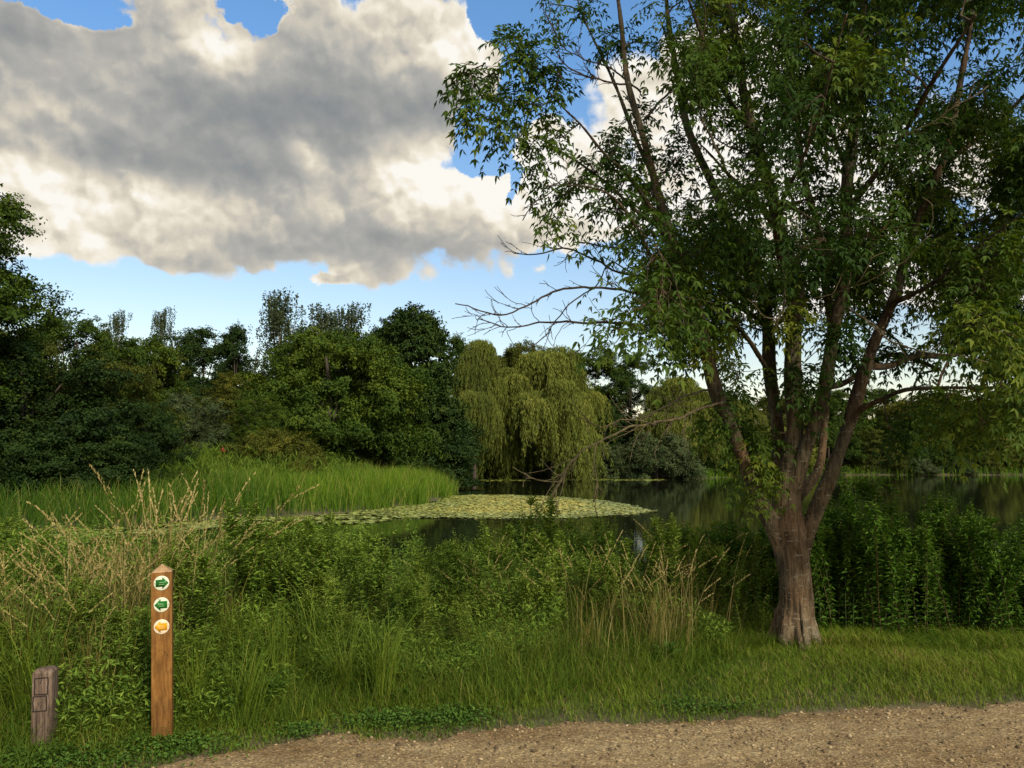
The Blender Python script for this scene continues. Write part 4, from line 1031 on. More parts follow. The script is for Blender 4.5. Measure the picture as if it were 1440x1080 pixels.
# dry grass clumps with seed heads
def straw_clump(seed, h, label, group):
    rng = RS(seed); g = Geo(); gh = Geo(); root = empty('dry_grass_clump', (0, 0, 0)); tag(root, label, 'dry grass', group)
    n = 34
    B = np.stack([rng.normal(0, 0.15, n), rng.normal(0, 0.15, n), np.zeros(n) - 0.03], 1); az = rng.uniform(-PI, PI, n)
    hh = h * rng.uniform(0.4, 1.0, n); lean = hh * rng.uniform(0.1, 0.75, n)
    blades(g, B, az, hh, lean, 0.0055, np.clip(rng.normal(0.55, 0.25, n), 0, 1), seg=5, droop=0.15)
    n2 = 60
    B2 = np.stack([rng.normal(0, 0.08, n2), rng.normal(0, 0.08, n2), np.zeros(n2) - 0.03], 1)
    blades(g, B2, rng.uniform(-PI, PI, n2), h * rng.uniform(0.3, 0.65, n2), h * rng.uniform(0.15, 0.45, n2), 0.007, np.clip(rng.normal(0.3, 0.25, n2), 0, 1), seg=5, droop=0.7)
    # seed heads at the tops of the tallest
    k = np.argsort(-hh)[:16]
    HB, HD = [], []
    for j in k:
        d = np.array([math.cos(az[j]), math.sin(az[j]), 0])
        for u in rng.uniform(0.80, 1.0, 22):
            z = hh[j] * (u * 1.15 - 0.15 * u ** 3); r = lean[j] * (0.25 * u + 0.75 * u ** 2.2)
            for q in range(2): HB.append(B[j] + d * r + (0, 0, z)); HD.append(d * 0.7 + np.array([0, 0, 0.9]) + rng.normal(0, 0.2, 3))
    HB = np.array(HB); HD = np.array(HD)
    leaves(g, HB, HD, rnd_dirs(rng, len(HB)), rng.uniform(0.012, 0.026, len(HB)), 0.006, np.clip(rng.normal(0.85, 0.12, len(HB)), 0, 1))
    a = link('stalks', g.mesh('dry_stalks', M['straw']), root)
    root_children[root.name] = [a]; return root
def f_straw(rng):
    c = [(-3.35, 5.9, .45, .5, 1.0), (-2.95, 6.3, .3, .4, 1.22), (-0.5, 6.0, .45, .35, .62), (0.45, 6.9, .5, .4, .75), (1.25, 7.1, .45, .45, .85), (1.75, 7.6, .3, .4, .8), (-1.4, 6.3, .6, .4, .75), (-4.2, 5.8, .5, .6, .95)]
    x0, y0, sx_, sy_, s = c[rng.choice(len(c), p=[.14, .34, .06, .07, .18, .09, .04, .08])]
    x, y = rng.normal(x0, sx_), rng.normal(y0, sy_)
    if y < front_edge(x) + 0.25: return None
    return x, y, s
sp = spots(34, f_straw, 93, 0.8, 1.15)
vars_ = [straw_clump(800 + k, 1.18, 'straw coloured dry grass clump with pale seed heads among the bank weeds', 'dry grass clumps on the bank') for k in range(4)]
for k, v in enumerate(vars_): copies(v, sp[k::4])

# sedge tussocks with long arching blue green blades
def sedge(seed):
    rng = RS(seed); g = Geo(); n = 120
    B = np.stack([rng.normal(0, 0.06, n), rng.normal(0, 0.06, n), np.zeros(n) - 0.03], 1)
    hh = rng.uniform(0.45, 0.85, n)
    blades(g, B, rng.uniform(-PI, PI, n), hh, hh * rng.uniform(0.5, 1.9, n), 0.007, np.clip(rng.normal(0.42, 0.15, n), 0, 0.8), seg=6, droop=0.9)
    o = link('sedge_tussock', g.mesh('sedge', M['grass'])); tag(o, 'green sedge tussock with long arching blades near the wooden posts', 'sedge', 'sedge tussocks near the posts'); root_children[o.name] = []; return o
sg = [sedge(850), sedge(851), sedge(852)]
rr = RS(4)
pos = [(-3.25, 5.5), (-3.0, 5.25), (-3.6, 5.4), (-2.0, 6.0), (-1.7, 5.85), (-1.45, 6.2), (-2.2, 6.4), (-1.2, 5.95), (-3.9, 5.6), (-4.1, 6.0), (-3.5, 6.1), (-0.9, 5.75), (-2.0, 5.3), (-1.75, 5.35), (-3.0, 6.0)]
for k, s in enumerate(sg):
    copies(s, [(x, y, float(ground_z(np.array([x]), np.array([y]))[0]), rr.uniform(0, 6), q, q) for (x, y) in pos[k::3] for q in [rr.uniform(0.6, 0.9)]])

# long rank grass filling the bank (uncountable)
rng = RS(55)
def strip(n, x0, x1, y0, y1): return rng.uniform(x0, x1, n), rng.uniform(y0, y1, n)
x, y = strip(160000, -9, 2.6, 4.2, 9.8)
fe = front_edge(x); d = y - fe + (fbm(x * 1.7, y * 1.7, 81) - 0.5) * 0.7
keep = (d > -0.25) & (rng.uniform(0, 1, len(x)) < np.clip(1.2 - 0.18 * d, 0.3, 1)) & (y < 9.6)
x, y, d = x[keep], y[keep], d[keep]
z = ground_z(x, y)
patch = fbm(x * 1.3 + 7, y * 1.3, 83)
h = np.clip(0.13 + 0.20 * np.clip(d + 0.25, 0, 2.0), 0.1, 0.50) * rng.uniform(0.35, 1.35, len(x)) * (0.45 + 1.1 * patch)
v = np.clip(0.38 + rng.normal(0, 0.19, len(x)) + (patch - 0.5) * 0.3, 0, 1)
dry = np.clip(fbm(x * 0.9 + 3, y * 0.9, 85) * 2.4 - 1.15, 0, 1) * np.clip((d - 0.2) / 0.7, 0, 1)
v = np.where(rng.uniform(0, 1, len(x)) < 0.45 * dry + 0.09, rng.uniform(0.85, 1.0, len(x)), v)
g = Geo(); blades(g, np.stack([x, y, z - 0.01], 1), rng.uniform(-PI, PI, len(x)), h, h * rng.uniform(0.3, 2.2, len(x)), rng.uniform(0.0025, 0.0055, len(x)), v, seg=4, droop=rng.uniform(0.2, 0.9, len(x)))
tag(link('rank_grass', g.mesh('rank_grass', M['grass'])), 'rank green grass covering the bank behind the posts', 'grass', kind='stuff')
# leafy mix through the weeds
n = 270000
x, y = strip(n, -7.5, 2.3, 4.4, 9.8); fe = front_edge(x); d = y - fe + (fbm(x * 1.1, y * 1.1, 88) - 0.5) * 0.8
keep = (d > 0.1) & (fbm(x * 1.6 + 3, y * 1.6, 89) > 0.36 + 0.14 * (d < 0.9)) & (x / y > -0.85); x, y, d = x[keep], y[keep], d[keep]
B = np.stack([x, y, ground_z(x, y) + rng.uniform(0.02, 1, len(x)) ** 0.7 * np.clip(0.18 + 0.34 * d, 0.1, 1.02) * (0.6 + 0.8 * fbm(x * 2.6, y * 2.6, 97))], 1)
g = Geo(); L = rng.uniform(0.02, 0.06, len(x)); leaves(g, B, rnd_dirs(rng, len(x)) * (1, 1, 0.6) + (0, 0, 0.35), rnd_dirs(rng, len(x)) * 0.5 + (0, -0.4, 1), L, L * 0.28, np.clip(rng.normal(0.46, 0.22, len(x)), 0, 1))
tag(link('bank_herbage', g.mesh('bank_herbage', M['herb'])), 'small leafy weeds tangled through the bank grass', 'weeds', kind='stuff')
# short verge
x, y = strip(340000, -5.6, 9.0, 3.9, 8.6)
e = path_edge_n(x); d = y - e + (fbm(x * 5, y * 5, 86) - 0.5) * 0.25
front = np.where(x < 1.9, front_edge(x) + 0.5, 8.5)
keep = (y < front) & (rng.uniform(0, 1, len(x)) < np.clip(d * 5 + 0.55, 0.0, 1)) & ((d > -0.035) | ((d > -0.45) & (fbm(x * 4.5, y * 7, 140) > 0.62 + 0.25 * (-d)))) & (x / y < 1.2)
x, y, d = x[keep], y[keep], d[keep]
pz = fbm(x * 2.2, y * 2.2, 87)
h = np.clip(0.036 + 0.07 * d, 0.03, 0.078) * rng.uniform(0.5, 1.4, len(x)) * (0.6 + 0.8 * pz)
h = h * np.where(y > 7.2, 1.5, 1)
v = np.clip(0.30 + rng.normal(0, 0.14, len(x)) + (pz - 0.45) * 0.8, 0, 1)
v = np.where(rng.uniform(0, 1, len(x)) < 0.09, rng.uniform(0.85, 1, len(x)), v)
g = Geo(); blades(g, np.stack([x, y, np.maximum(ground_z(x, y), path_z(x, y)) - 0.005], 1), rng.uniform(-PI, PI, len(x)), h, h * rng.uniform(0.4, 1.9, len(x)), rng.uniform(0.0034, 0.0066, len(x)), v, seg=2, droop=0.4)
tag(link('verge_grass', g.mesh('verge_grass', M['lawn'])), 'short grass verge between the gravel path and the nettles', 'grass', kind='stuff')
pw = P(1092, 1072, 4.42); rngt = RS(77); g = Geo(); nn_ = 90
Bt = np.stack([pw[0] + rngt.normal(0, .035, nn_), 4.42 + rngt.normal(0, .02, nn_), np.zeros(nn_)], 1); Bt[:, 2] = path_z(Bt[:, 0], Bt[:, 1])
blades(g, Bt, rngt.uniform(-PI, PI, nn_), rngt.uniform(.015, .045, nn_), rngt.uniform(.01, .05, nn_), 0.004, rngt.uniform(.3, .95, nn_), seg=2)
tag(link('weed_tuft', g.mesh('weed_tuft', M['lawn'])), 'lone small weed tuft growing in the middle of the gravel path', 'weed')
# ground ivy mats at the path edge
B = []
for (cx, cy, rx, ry, m) in [(-2.65, 4.66, .55, .14, 2600), (-2.05, 4.88, .35, .13, 1400), (-0.75, 5.34, .28, .13, 1300), (-0.35, 5.40, .2, .12, 700), (-3.3, 4.5, .4, .16, 1300), (-1.3, 5.15, .15, .1, 400), (1.3, 5.6, .35, .08, 400)]:
    B.append(np.stack([rng.normal(cx, rx * .6, m), rng.normal(cy, ry * .7, m), rng.uniform(0.01, 0.07, m)], 1))
B = np.concatenate(B); m = len(B); B[:, 2] += np.maximum(ground_z(B[:, 0], B[:, 1]), path_z(B[:, 0], B[:, 1]))
g = Geo(); leaves(g, B, rnd_dirs(rng, m) * (1, 1, .25), rnd_dirs(rng, m) * 0.45 + (0, 0, 1), rng.uniform(0.012, 0.03, m), rng.uniform(0.012, 0.026, m), np.clip(rng.normal(0.5, .22, m), 0, 1), mid=0.55)
tag(link('ground_cover', g.mesh('ground_cover', M['ivy'])), 'small round leaved ground cover creeping over the path edge', 'ground cover', kind='stuff')
# broad leaved docks
def dock(seed):
    rng = RS(seed); g = Geo(); n = 26; az = rng.uniform(0, 2 * PI, n); el = rng.uniform(0.15, 1.1, n)
    D = np.stack([np.cos(az) * np.cos(el), np.sin(az) * np.cos(el), np.sin(el)], 1); B = D * 0.05 + rng.normal(0, 0.02, (n, 3)) + (0, 0, .04)
    leaves(g, B, D, np.array([0, 0, 1.0]) + rng.normal(0, .2, (n, 3)), rng.uniform(.07, .15, n), rng.uniform(.025, .05, n), rng.uniform(.2, .7, n), fold=.2)
    o = link('dock_plant', g.mesh('dock', M['ivy'])); tag(o, 'broad leaved dock growing low in the bank grass', 'plant', 'docks low in the bank grass'); root_children[o.name] = []; return o
dk = [dock(1), dock(2)]
dpos = [(-1.6, 5.6), (-1.85, 5.5), (-0.75, 5.75), (-2.6, 5.25), (1.25, 6.6), (-2.75, 5.35)]
for k, s in enumerate(dk): copies(s, [(x, y, float(ground_z(np.array([x]), np.array([y]))[0]) + rr.uniform(0, .12), rr.uniform(0, 6), q, q) for (x, y) in dpos[k::2] for q in [rr.uniform(.55, .85)]])

# ------------------------------------------------------------------ posts
def woodmat(name, c1, c2, c3, knots=True, rough=0.75):
    m, nt, nd, lk = newmat(name)
    out = nd.new('ShaderNodeOutputMaterial'); b = nd.new('ShaderNodeBsdfPrincipled'); b.inputs['Roughness'].default_value = rough; b.inputs['Specular IOR Level'].default_value = .25
    tc = nd.new('ShaderNodeTexCoord'); mp = nd.new('ShaderNodeMapping'); mp.inputs['Scale'].default_value = (1, 1, 0.06); lk.new(tc.outputs['Object'], mp.inputs[0])
    ds = nd.new('ShaderNodeTexNoise'); ds.inputs['Scale'].default_value = 5; ds.inputs['Detail'].default_value = 2; lk.new(tc.outputs['Object'], ds.inputs['Vector'])
    ad = nd.new('ShaderNodeVectorMath'); ad.operation = 'MULTIPLY_ADD'; ad.inputs[1].default_value = (0.05, 0.05, 0.05)
    lk.new(ds.outputs['Color'], ad.inputs[0]); lk.new(mp.outputs[0], ad.inputs[2])
    n = nd.new('ShaderNodeTexNoise'); n.inputs['Scale'].default_value = 75; n.inputs['Detail'].default_value = 6; lk.new(ad.outputs[0], n.inputs['Vector'])
    n2 = nd.new('ShaderNodeTexNoise'); n2.inputs['Scale'].default_value = 6; n2.inputs['Detail'].default_value = 3; lk.new(tc.outputs['Object'], n2.inputs['Vector'])
    r = ramp(nd, [(.3, c1), (.5, c2), (.72, c3)]); lk.new(n.outputs['Fac'], r.inputs[0])
    r2 = ramp(nd, [(.35, (.72, .70, .66)), (.6, (1.1, 1.1, 1.1))]); lk.new(n2.outputs['Fac'], r2.inputs[0])
    mm = nd.new('ShaderNodeMix'); mm.data_type = 'RGBA'; mm.blend_type = 'MULTIPLY'; mm.inputs['Factor'].default_value = .9
    lk.new(r.outputs[0], mm.inputs['A']); lk.new(r2.outputs[0], mm.inputs['B'])
    # darker towards the foot
    sx_ = nd.new('ShaderNodeSeparateXYZ'); lk.new(tc.outputs['Object'], sx_.inputs[0])
    r3 = ramp(nd, [(0.0, (.5, .47, .42)), (0.16, (.95, .95, .95)), (1, (1, 1, 1))]); lk.new(sx_.outputs['Z'], r3.inputs[0])
    m3 = nd.new('ShaderNodeMix'); m3.data_type = 'RGBA'; m3.blend_type = 'MULTIPLY'; m3.inputs['Factor'].default_value = 1
    lk.new(mm.outputs['Result'], m3.inputs['A']); lk.new(r3.outputs[0], m3.inputs['B'])
    lk.new(m3.outputs['Result'], b.inputs['Base Color'])
    bp = nd.new('ShaderNodeBump'); bp.inputs['Strength'].default_value = .5; bp.inputs['Distance'].default_value = .004; lk.new(n.outputs['Fac'], bp.inputs['Height']); lk.new(bp.outputs[0], b.inputs['Normal'])
    lk.new(b.outputs[0], out.inputs[0]); return m
wood = woodmat('treated_wood', (.13, .052, .010), (.215, .095, .018), (.30, .145, .036))
oldwood = woodmat('weathered_wood', (.060, .038, .026), (.155, .105, .072), (.26, .19, .14), rough=.9)

def bevelled(fn, mat, name, parent, bev=0.004, seg=2):
    bm = bmesh.new(); fn(bm)
    bmesh.ops.bevel(bm, geom=[e for e in bm.edges], offset=bev, segments=seg, affect='EDGES', profile=.6)
    me = bpy.data.meshes.new(name); bm.to_mesh(me); bm.free(); me.materials.append(mat)
    return link(name, me, parent)
YP = 4.98
pb = P(229, 1037, YP); W = 27 / F * YP; H = P(229, 803, YP)[2]; HT = P(229, 793, YP)[2]
post = empty('waymarker_post', (pb[0], YP, 0), math.radians(19)); post.rotation_euler = (0, math.atan2(P(229, 803, YP)[0] - pb[0], H), math.radians(19)); tag(post, 'tall orange brown wooden waymarker post with three round arrow discs', 'signpost')
def shaft(bm):
    w = W / 2 * .96
    vs = [bm.verts.new(c) for c in [(-w, -w, -.3), (w, -w, -.3), (w, w, -.3), (-w, w, -.3), (-w, -w, H), (w, -w, H), (w, w, H), (-w, w, H)]]
    for f in [(3, 2, 1, 0), (4, 5, 6, 7), (0, 1, 5, 4), (1, 2, 6, 5), (2, 3, 7, 6), (3, 0, 4, 7)]: bm.faces.new([vs[i] for i in f])
sh = bevelled(shaft, wood, 'shaft', post, .003)
def cap(bm):
    w = W / 2 * .965
    vs = [bm.verts.new(c) for c in [(-w, -w, H + .001), (w, -w, H + .001), (w, w, H + .001), (-w, w, H + .001), (0, 0, HT + .004)]]
    for f in [(3, 2, 1, 0), (0, 1, 4), (1, 2, 4), (2, 3, 4), (3, 0, 4)]: bm.faces.new([vs[i] for i in f])
bevelled(cap, woodmat('end_grain', (.30, .17, .075), (.42, .26, .12), (.52, .35, .18)), 'cap', post, .002)
white = plain('disc_plastic', (.66, .67, .48), .35, .06, 60, spec=.5); cream = plain('disc_plastic_cream', (.74, .60, .40), .35, .06, 60, spec=.5)
green = plain('arrow_green', (.015, .16, .018), .4, .15, 80, spec=.5); amber = plain('arrow_amber', (.80, .36, .012), .4, .1, 80, spec=.5)
pale = plain('mark_pale', (.35, .55, .25), .5); pale2 = plain('mark_cream', (.95, .65, .25), .5); darkm = plain('screw_dark', (.05, .04, .03), .5)
yf = -W / 2 * .96
def flat(name, poly2, y, mat, parent):
    """thin extruded plate facing -Y"""
    g = Geo(); m = len(poly2); p = np.array(poly2)
    A_ = np.stack([p[:, 0], np.full(m, y), p[:, 1]], 1); B_ = A_ + (0, .0014, 0)
    k = np.arange(m); g.add(np.concatenate([A_, B_]), [np.arange(m)[None], np.stack([k, k + m, (k + 1) % m + m, (k + 1) % m], 1)]); return link(name, g.mesh(name, mat), parent)
for (py, sgn, arrowm, discm, mk, lb) in [(819.5, 1, green, white, pale, 'green arrow pointing right'), (850, -1, green, white, pale, 'green arrow pointing left'), (881, -1, amber, cream, pale2, 'orange arrow pointing left')]:
    z = P(229, py, YP - W / 2)[2]; R = 9.9 / F * YP
    g = Geo(); tube(g, [(0, yf + .001, z), (0, yf - .003, z), (0, yf - .0042, z)], [R, R, R * .94], 40)
    disc = link('disc', g.mesh('disc', discm), post); disc['label'] = 'round disc with ' + lb
    ar = [(-.76, .50), (.12, .50), (.12, .84), (.93, 0), (.12, -.84), (.12, -.50), (-.76, -.50)]
    pl = [(a * R * .96 * sgn, z + b * R * .96) for a, b in ar]
    flat('arrow', pl, yf - .0062, arrowm, disc)
    # small pale emblem on the arrow
    g = Geo(); t = np.linspace(0.15, PI - 0.15, 12); 
    for rr_, zz_ in ((.30, .02), (.17, .03)):
        tube(g, np.stack([np.cos(t) * R * rr_ * 1.15 + sgn * .02 * R, np.full(12, yf - .0068), z + np.sin(t) * R * rr_ * .62 + zz_ * R - .05 * R], 1), R * .022, 5)
    tube(g, np.array([(-.36 * R, yf - .0068, z - .18 * R), (.38 * R, yf - .0068, z - .18 * R)]), R * .03, 5)
    link('emblem', g.mesh('emblem', mk), disc)
    for k in range(2):
        g = Geo(); u = sgn * -.87 * R; zz_ = z
        if k: u = sgn * .35 * R; zz_ = z + .80 * R * (1 if py < 860 else -1)
        tube(g, [(u, yf - .004, zz_), (u, yf - .0062, zz_)], R * .05, 10); link('screw', g.mesh('screw', darkm), disc)
# old stump post
YO = 4.86
po = P(62, 1046, YO); W2 = 25.5 / F * YO; H2 = P(62, 943, YO)[2]
old = empty('old_wooden_post', (po[0], YO, 0), math.radians(12)); old.rotation_euler[1] = math.atan2(P(64.5, 943, YO)[0] - po[0], H2)
tag(old, 'short weathered grey wooden post with two carved squares', 'post')
def osh(bm):
    w = W2 / 2
    vs = [bm.verts.new(c) for c in [(-w, -w, -.25), (w, -w, -.25), (w, w, -.25), (-w, w, -.25), (-w * .98, -w, H2), (w * .98, -w, H2), (w * .98, w, H2), (-w * .98, w, H2),
                                    (-w * .74, -w * .6, H2 + .020), (w * .70, -w * .6, H2 + .024), (w * .72, w * .6, H2 + .022), (-w * .74, w * .6, H2 + .016)]]
    for f in [(3, 2, 1, 0), (8, 9, 10, 11), (0, 1, 5, 4), (1, 2, 6, 5), (2, 3, 7, 6), (3, 0, 4, 7), (4, 5, 9, 8), (5, 6, 10, 9), (6, 7, 11, 10), (7, 4, 8, 11)]: bm.faces.new([vs[i] for i in f])
osf = bevelled(osh, oldwood, 'shaft', old, .006, 3)
groove = plain('groove_dark', (.022, .015, .012), .95)
z1 = P(62, 950, YO)[2]; z2 = P(62, 974, YO)[2]; z3 = P(62, 996, YO)[2]
yy = -W2 / 2 - .0012
for (za, zb, off) in ((z1, z2 + .005, .002), (z2 - .005, z3, -.003)):
    g = Geo(); x0, x1 = -W2 * .38 + off, W2 * .26 + off
    for a, b in (((x0, za), (x1, za)), ((x1, za), (x1, zb)), ((x1, zb), (x0, zb)), ((x0, zb), (x0, za))):
        u = np.linspace(0, 1, 6)[:, None]; p = np.array(a) * (1 - u) + np.array(b) * u
        tube(g, np.stack([p[:, 0] + rr.normal(0, .0008, 6), np.full(6, yy + .0014), p[:, 1] + rr.normal(0, .0008, 6)], 1), .0034, 6)
    link('carved_square', g.mesh('carved_square', groove), old)
g = Geo(); u = np.linspace(0, 1, 8); tube(g, np.stack([-.004 + .003 * np.sin(u * 5), np.full(8, yy + .0012), H2 - .005 - u * .055], 1), .0022, 5)
tube(g, np.stack([.018 + .002 * np.sin(u * 4), np.full(8, yy + .0014), .05 + u * .2], 1), .0014, 5)
link('crack', g.mesh('crack', groove), old)

# ------------------------------------------------------------------ sky
SUN_AZ = math.radians(150)    # clockwise from +Y (camera looks +Y): behind right
SUN_EL = math.radians(32)
world = bpy.data.worlds.new('World'); scene.world = world; world.use_nodes = True
nt = world.node_tree; nd = nt.nodes; lk = nt.links; nd.clear()
out = nd.new('ShaderNodeOutputWorld'); bg = nd.new('ShaderNodeBackground'); bg.inputs['Strength'].default_value = 0.10
lk.new(bg.outputs[0], out.inputs[0])
sky = nd.new('ShaderNodeTexSky'); sky.sky_type = 'NISHITA'; sky.sun_disc = False; sky.sun_elevation = SUN_EL; sky.sun_rotation = SUN_AZ
sky.air_density = 1.0; sky.dust_density = 0.6; sky.ozone_density = 1.6
def mth(op, a, b=None, c=None, clamp=False):
    n = nd.new('ShaderNodeMath'); n.operation = op; n.use_clamp = clamp
    for i, v in enumerate((a, b, c)):
        if v is None: continue
        if hasattr(v, 'is_output'): lk.new(v, n.inputs[i])
        else: n.inputs[i].default_value = v
    return n.outputs[0]
def vm(op, a, b=None, c=None):
    n = nd.new('ShaderNodeVectorMath'); n.operation = op
    for i, v in enumerate((a, b, c)):
        if v is None: continue
        if hasattr(v, 'is_output'): lk.new(v, n.inputs[i])
        else: n.inputs[i].default_value = v
    return n.outputs['Value'] if op in ('LENGTH', 'DOT_PRODUCT') else n.outputs[0]
tc = nd.new('ShaderNodeTexCoord'); sp_ = nd.new('ShaderNodeSeparateXYZ'); lk.new(tc.outputs['Generated'], sp_.inputs[0])
AZ = mth('ARCTAN2', sp_.outputs['X'], sp_.outputs['Y']); EL = mth('ARCSINE', sp_.outputs['Z'])
cb = nd.new('ShaderNodeCombineXYZ'); lk.new(AZ, cb.inputs[0]); lk.new(EL, cb.inputs[1]); UV = cb.outputs[0]
def azel(px, py):
    d = ray(px, py); d = d / np.linalg.norm(d); return math.atan2(d[0], d[1]), math.asin(d[2])
def noise(vec, scale, detail, rough=0.55, off=(0, 0, 0), st=(1, 1, 1)):
    mp = nd.new('ShaderNodeMapping'); mp.inputs['Location'].default_value = off; mp.inputs['Scale'].default_value = st; lk.new(vec, mp.inputs[0])
    n = nd.new('ShaderNodeTexNoise'); n.inputs['Scale'].default_value = scale; n.inputs['Detail'].default_value = detail; n.inputs['Roughness'].default_value = rough
    lk.new(mp.outputs[0], n.inputs['Vector']); return n
# domain warp
w1 = noise(UV, 9, 6, 0.62, (3, 1, 0)); 
wv = vm('MULTIPLY_ADD', vm('SUBTRACT', w1.outputs['Color'], (0.5, 0.5, 0.5)), (0.14, 0.07, 0), UV)
def blob(px, py, sx, sy, vec):
    a, e = azel(px, py)
    return vm('LENGTH', vm('MULTIPLY', vm('SUBTRACT', vec, (a, e, 0)), (F / sx, F / sy, 0)))
CLOUDS = [(60, 190, 330, 150), (300, 150, 330, 130), (520, 130, 270, 125), (130, 320, 360, 75), (450, 300, 380, 92), (660, 280, 200, 72), (790, 262, 140, 80), (640, 80, 100, 70), (480, 225, 130, 60), (560, 40, 90, 55),
          (760, 320, 170, 34), (815, 300, 125, 46), (760, 225, 70, 60), (180, 70, 130, 55), (1000, 190, 190, 150), (1150, 260, 170, 150), (1330, 230, 110, 70), (-150, 200, 350, 200), (420, 30, 70, 50), (250, 30, 60, 40), (20, 60, 90, 45), (1290, 450, 320, 95), (1500, 420, 200, 80)]
cov = None
for c in CLOUDS:
    v = mth('SUBTRACT', 1.0, blob(*c, wv)); cov = v if cov is None else mth('SMOOTH_MAX', cov, v, 0.12)
# subtract flat base line below: elevation-dependent, and blue windows
for (a, b, c, d) in [(672, 195, 60, 55), (95, 8, 75, 28), (355, 2, 45, 32), (700, 18, 60, 40), (735, 110, 40, 75), (725, 250, 18, 45)]:
    v = mth('SUBTRACT', 1.0, blob(a, b, c, d, wv), None, True); cov = mth('SUBTRACT', cov, mth('MULTIPLY', v, 1.6))
base_el = azel(300, 394)[1]
basel = mth('ADD', mth('MULTIPLY', mth('SUBTRACT', EL, base_el), 20.0), mth('MULTIPLY', mth('SUBTRACT', noise(UV, 6, 4, 0.5, (1, 9, 2)).outputs['Fac'], 0.5), 0.25))
basel = mth('ADD', basel, mth('MULTIPLY', mth('SUBTRACT', AZ, 0.12), 40, None, True))
cov = mth('MINIMUM', cov, basel)
for c in [(465, 396, 44, 12)]: cov = mth('MAXIMUM', cov, mth('SUBTRACT', 0.75, blob(*c, wv)))
# generic broken cloud elsewhere in the sky
gen = noise(UV, 2.3, 5, 0.55, (5, 2, 0), (1, 1.8, 1)).outputs['Fac']
side = mth('MULTIPLY', mth('SUBTRACT', mth('ABSOLUTE', AZ), 0.75), 6, None, True)
high = mth('MULTIPLY', mth('SUBTRACT', EL, 0.58), 6, None, True)
away = mth('MAXIMUM', side, high)
gcov = mth('MULTIPLY', mth('SUBTRACT', gen, 0.47), 3.5)
mixc = nd.new('ShaderNodeMix'); lk.new(away, mixc.inputs[0]); lk.new(cov, mixc.inputs[2]); lk.new(gcov, mixc.inputs[3]); cov = mixc.outputs[0]
f1 = noise(UV, 15, 10, 0.62, (0, 0, 1), (1, 1.25, 1)).outputs['Fac']
f1b = noise(UV, 15, 10, 0.62, (-0.08, 0.16, 1), (1, 1.25, 1)).outputs['Fac']
wn = noise(UV, 18, 4, 0.6, (7, 7, 1))
def billow(off):
    p = vm('ADD', vm('MULTIPLY_ADD', vm('SUBTRACT', wn.outputs['Color'], (0.5, 0.5, 0.5)), (0.05, 0.045, 0), UV), off)
    tot = None
    for sc, am in ((11.0, 0.55), (25.0, 0.30), (55.0, 0.15)):
        v = nd.new('ShaderNodeTexVoronoi'); v.voronoi_dimensions = '2D'; v.feature = 'SMOOTH_F1'; v.inputs['Smoothness'].default_value = 0.35; v.inputs['Scale'].default_value = sc
        lk.new(p, v.inputs['Vector']); q = mth('MULTIPLY', mth('SUBTRACT', 0.75, v.outputs['Distance']), am)
        tot = q if tot is None else mth('ADD', tot, q)
    return tot
b0 = billow((0, 0, 0)); b1 = billow((0.004, 0.010, 0))
dens = mth('ADD', cov, mth('ADD', mth('MULTIPLY', mth('SUBTRACT', f1, 0.5), 0.55), mth('MULTIPLY', mth('SUBTRACT', b0, 0.35), 0.9)))
mr = nd.new('ShaderNodeMapRange'); mr.interpolation_type = 'SMOOTHSTEP'; mr.inputs[1].default_value = 0.0; mr.inputs[2].default_value = 0.20; lk.new(dens, mr.inputs[0]); mask = mr.outputs[0]
# shade
shade = None
w2 = vm('MULTIPLY_ADD', vm('SUBTRACT', noise(UV, 7, 2, 0.5, (8, 3, 0)).outputs['Color'], (0.5, 0.5, 0.5)), (0.10, 0.05, 0), UV)
SH = [(600, 45, 160, 75, .42), (690, 60, 60, 50, .25), (310, 66, 38, 28, .5), (250, 45, 110, 60, .25), (20, 165, 60, 70, .30), (190, 245, 190, 62, .50), (60, 300, 130, 50, .42), (230, 345, 260, 30, .12), (430, 218, 28, 30, .5), (600, 210, 90, 40, .34), (585, 250, 60, 22, .30),
      (660, 270, 150, 55, .38), (740, 225, 60, 55, .32), (810, 300, 130, 50, .34), (760, 230, 70, 60, .25), (590, 285, 90, 35, .2), (465, 392, 60, 22, .45), (1000, 190, 220, 160, .48), (1200, 270, 260, 180, .45), (60, 375, 200, 22, .25), (1300, 480, 300, 90, .5), (340, 300, 130, 40, .15), (100, 120, 90, 40, .15),
      (280, 240, 150, 34, -.62), (350, 130, 260, 90, -.22), (520, 120, 180, 70, -.14), (60, 200, 170, 30, -.34), (450, 350, 260, 38, -.16), (560, 345, 190, 28, -.14), (330, 170, 330, 30, -.2), (40, 60, 60, 40, -.2), (640, 150, 80, 40, -.12)]
for (a, b, c, d, w) in SH:
    l = blob(a, b, c, d, w2); e = mth('MULTIPLY', mth('EXPONENT', mth('MULTIPLY', mth('MULTIPLY', l, l), -1.0)), w)
    shade = e if shade is None else mth('ADD', shade, e)
shade = mth('ADD', mth('MULTIPLY', shade, 0.85), 0.45)
gsh = mth('ADD', 0.55, mth('MULTIPLY', mth('SUBTRACT', gen, 0.55), -1.6))
mixs = nd.new('ShaderNodeMix'); lk.new(away, mixs.inputs[0]); lk.new(shade, mixs.inputs[2]); lk.new(gsh, mixs.inputs[3]); shade = mixs.outputs[0]
puff = mth('MULTIPLY', mth('SUBTRACT', f1, f1b), 0.4)
f2 = noise(UV, 5.5, 6, 0.5, (2, 7, 3)).outputs['Fac']
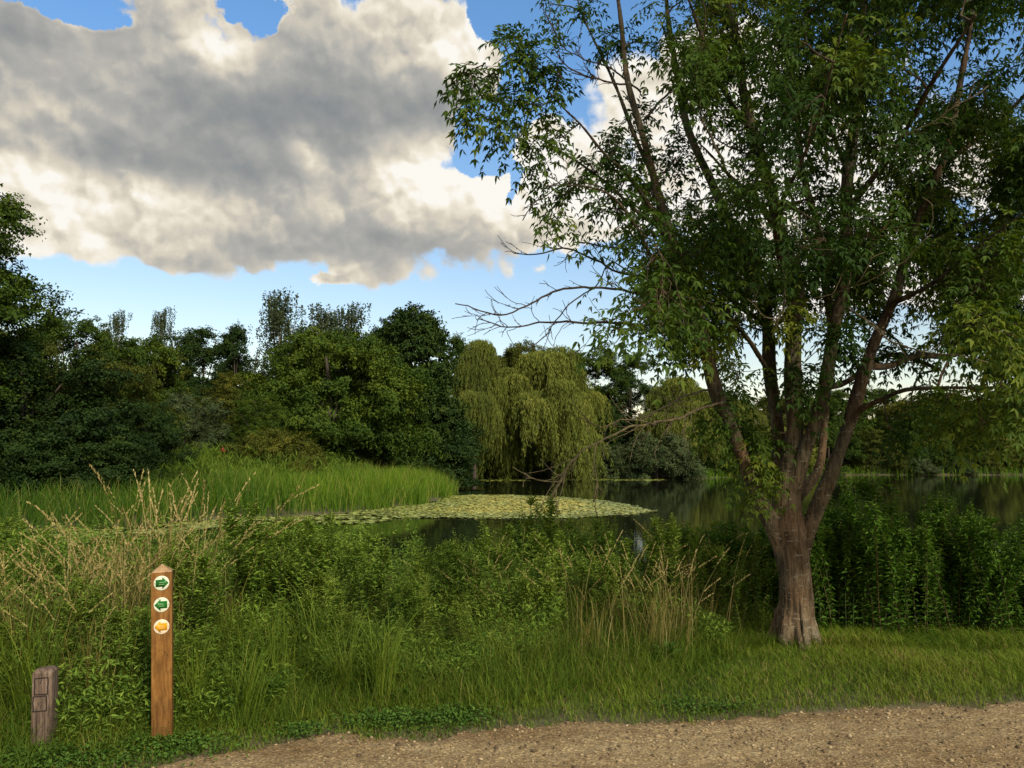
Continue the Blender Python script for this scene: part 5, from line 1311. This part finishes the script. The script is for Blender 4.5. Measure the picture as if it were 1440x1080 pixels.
shade = mth('ADD', shade, puff); shade = mth('ADD', shade, mth('MULTIPLY', mth('SUBTRACT', b0, b1), mth('ADD', 0.22, mth('MULTIPLY', shade, 1.35)))); shade = mth('ADD', shade, mth('MULTIPLY', mth('SUBTRACT', f2, 0.5), 0.30))
f3 = noise(UV, 34, 7, 0.6, (4, 4, 5)).outputs['Fac']
f3b = noise(UV, 34, 7, 0.6, (3.86, 4.26, 5)).outputs['Fac']
shade = mth('ADD', shade, mth('MULTIPLY', mth('MULTIPLY', mth('SUBTRACT', f3, f3b), 0.18), mth('ADD', 0.35, shade)))
edge = mth('MULTIPLY', mth('SUBTRACT', 0.42, dens, None, True), 0.55); shade = mth('ADD', shade, edge)
cr = nd.new('ShaderNodeValToRGB'); el = cr.color_ramp.elements
stops = [(0.0, (.225, .25, .265)), (.22, (.32, .33, .325)), (.45, (.45, .44, .41)), (.68, (.70, .64, .53)), (.86, (.90, .83, .70)), (1.0, (.98, .95, .88))]
while len(el) < len(stops): el.new(.5)
for k, (p, c) in enumerate(stops): el[k].position = p; el[k].color = (*c, 1)
lk.new(shade, cr.inputs[0])
ten = vm('MULTIPLY', cr.outputs[0], (10, 10, 10))
tint = nd.new('ShaderNodeMix'); tint.data_type = 'RGBA'; lk.new(mth('MULTIPLY', EL, 2.1, None, True), tint.inputs['Factor']); tint.inputs['A'].default_value = (2.15, 1.62, 1.18, 1); tint.inputs['B'].default_value = (1.32, 1.82, 2.1, 1)
skt = vm('MULTIPLY', sky.outputs[0], tint.outputs['Result'])
mx = nd.new('ShaderNodeMix'); mx.data_type = 'RGBA'; lk.new(mask, mx.inputs['Factor']); lk.new(skt, mx.inputs['A']); lk.new(ten, mx.inputs['B'])
# below the horizon: dull ground colour
lk.new(mx.outputs['Result'], bg.inputs['Color'])
world.cycles.sampling_method = 'MANUAL'; world.cycles.sample_map_resolution = 512

sl = bpy.data.lights.new('sun', 'SUN'); sl.energy = 4.0; sl.angle = math.radians(9); sl.color = (1.0, 0.91, 0.76)
so = bpy.data.objects.new('sun', sl); COL.objects.link(so)
sd = Vector((math.sin(SUN_AZ) * math.cos(SUN_EL), math.cos(SUN_AZ) * math.cos(SUN_EL), math.sin(SUN_EL)))
so.rotation_euler = sd.to_track_quat('Z', 'Y').to_euler()
scene.cycles.max_bounces = 5; scene.cycles.diffuse_bounces = 2; scene.cycles.glossy_bounces = 3; scene.cycles.transmission_bounces = 3
scene.cycles.use_denoising = True
print('objects', len(scene.objects))
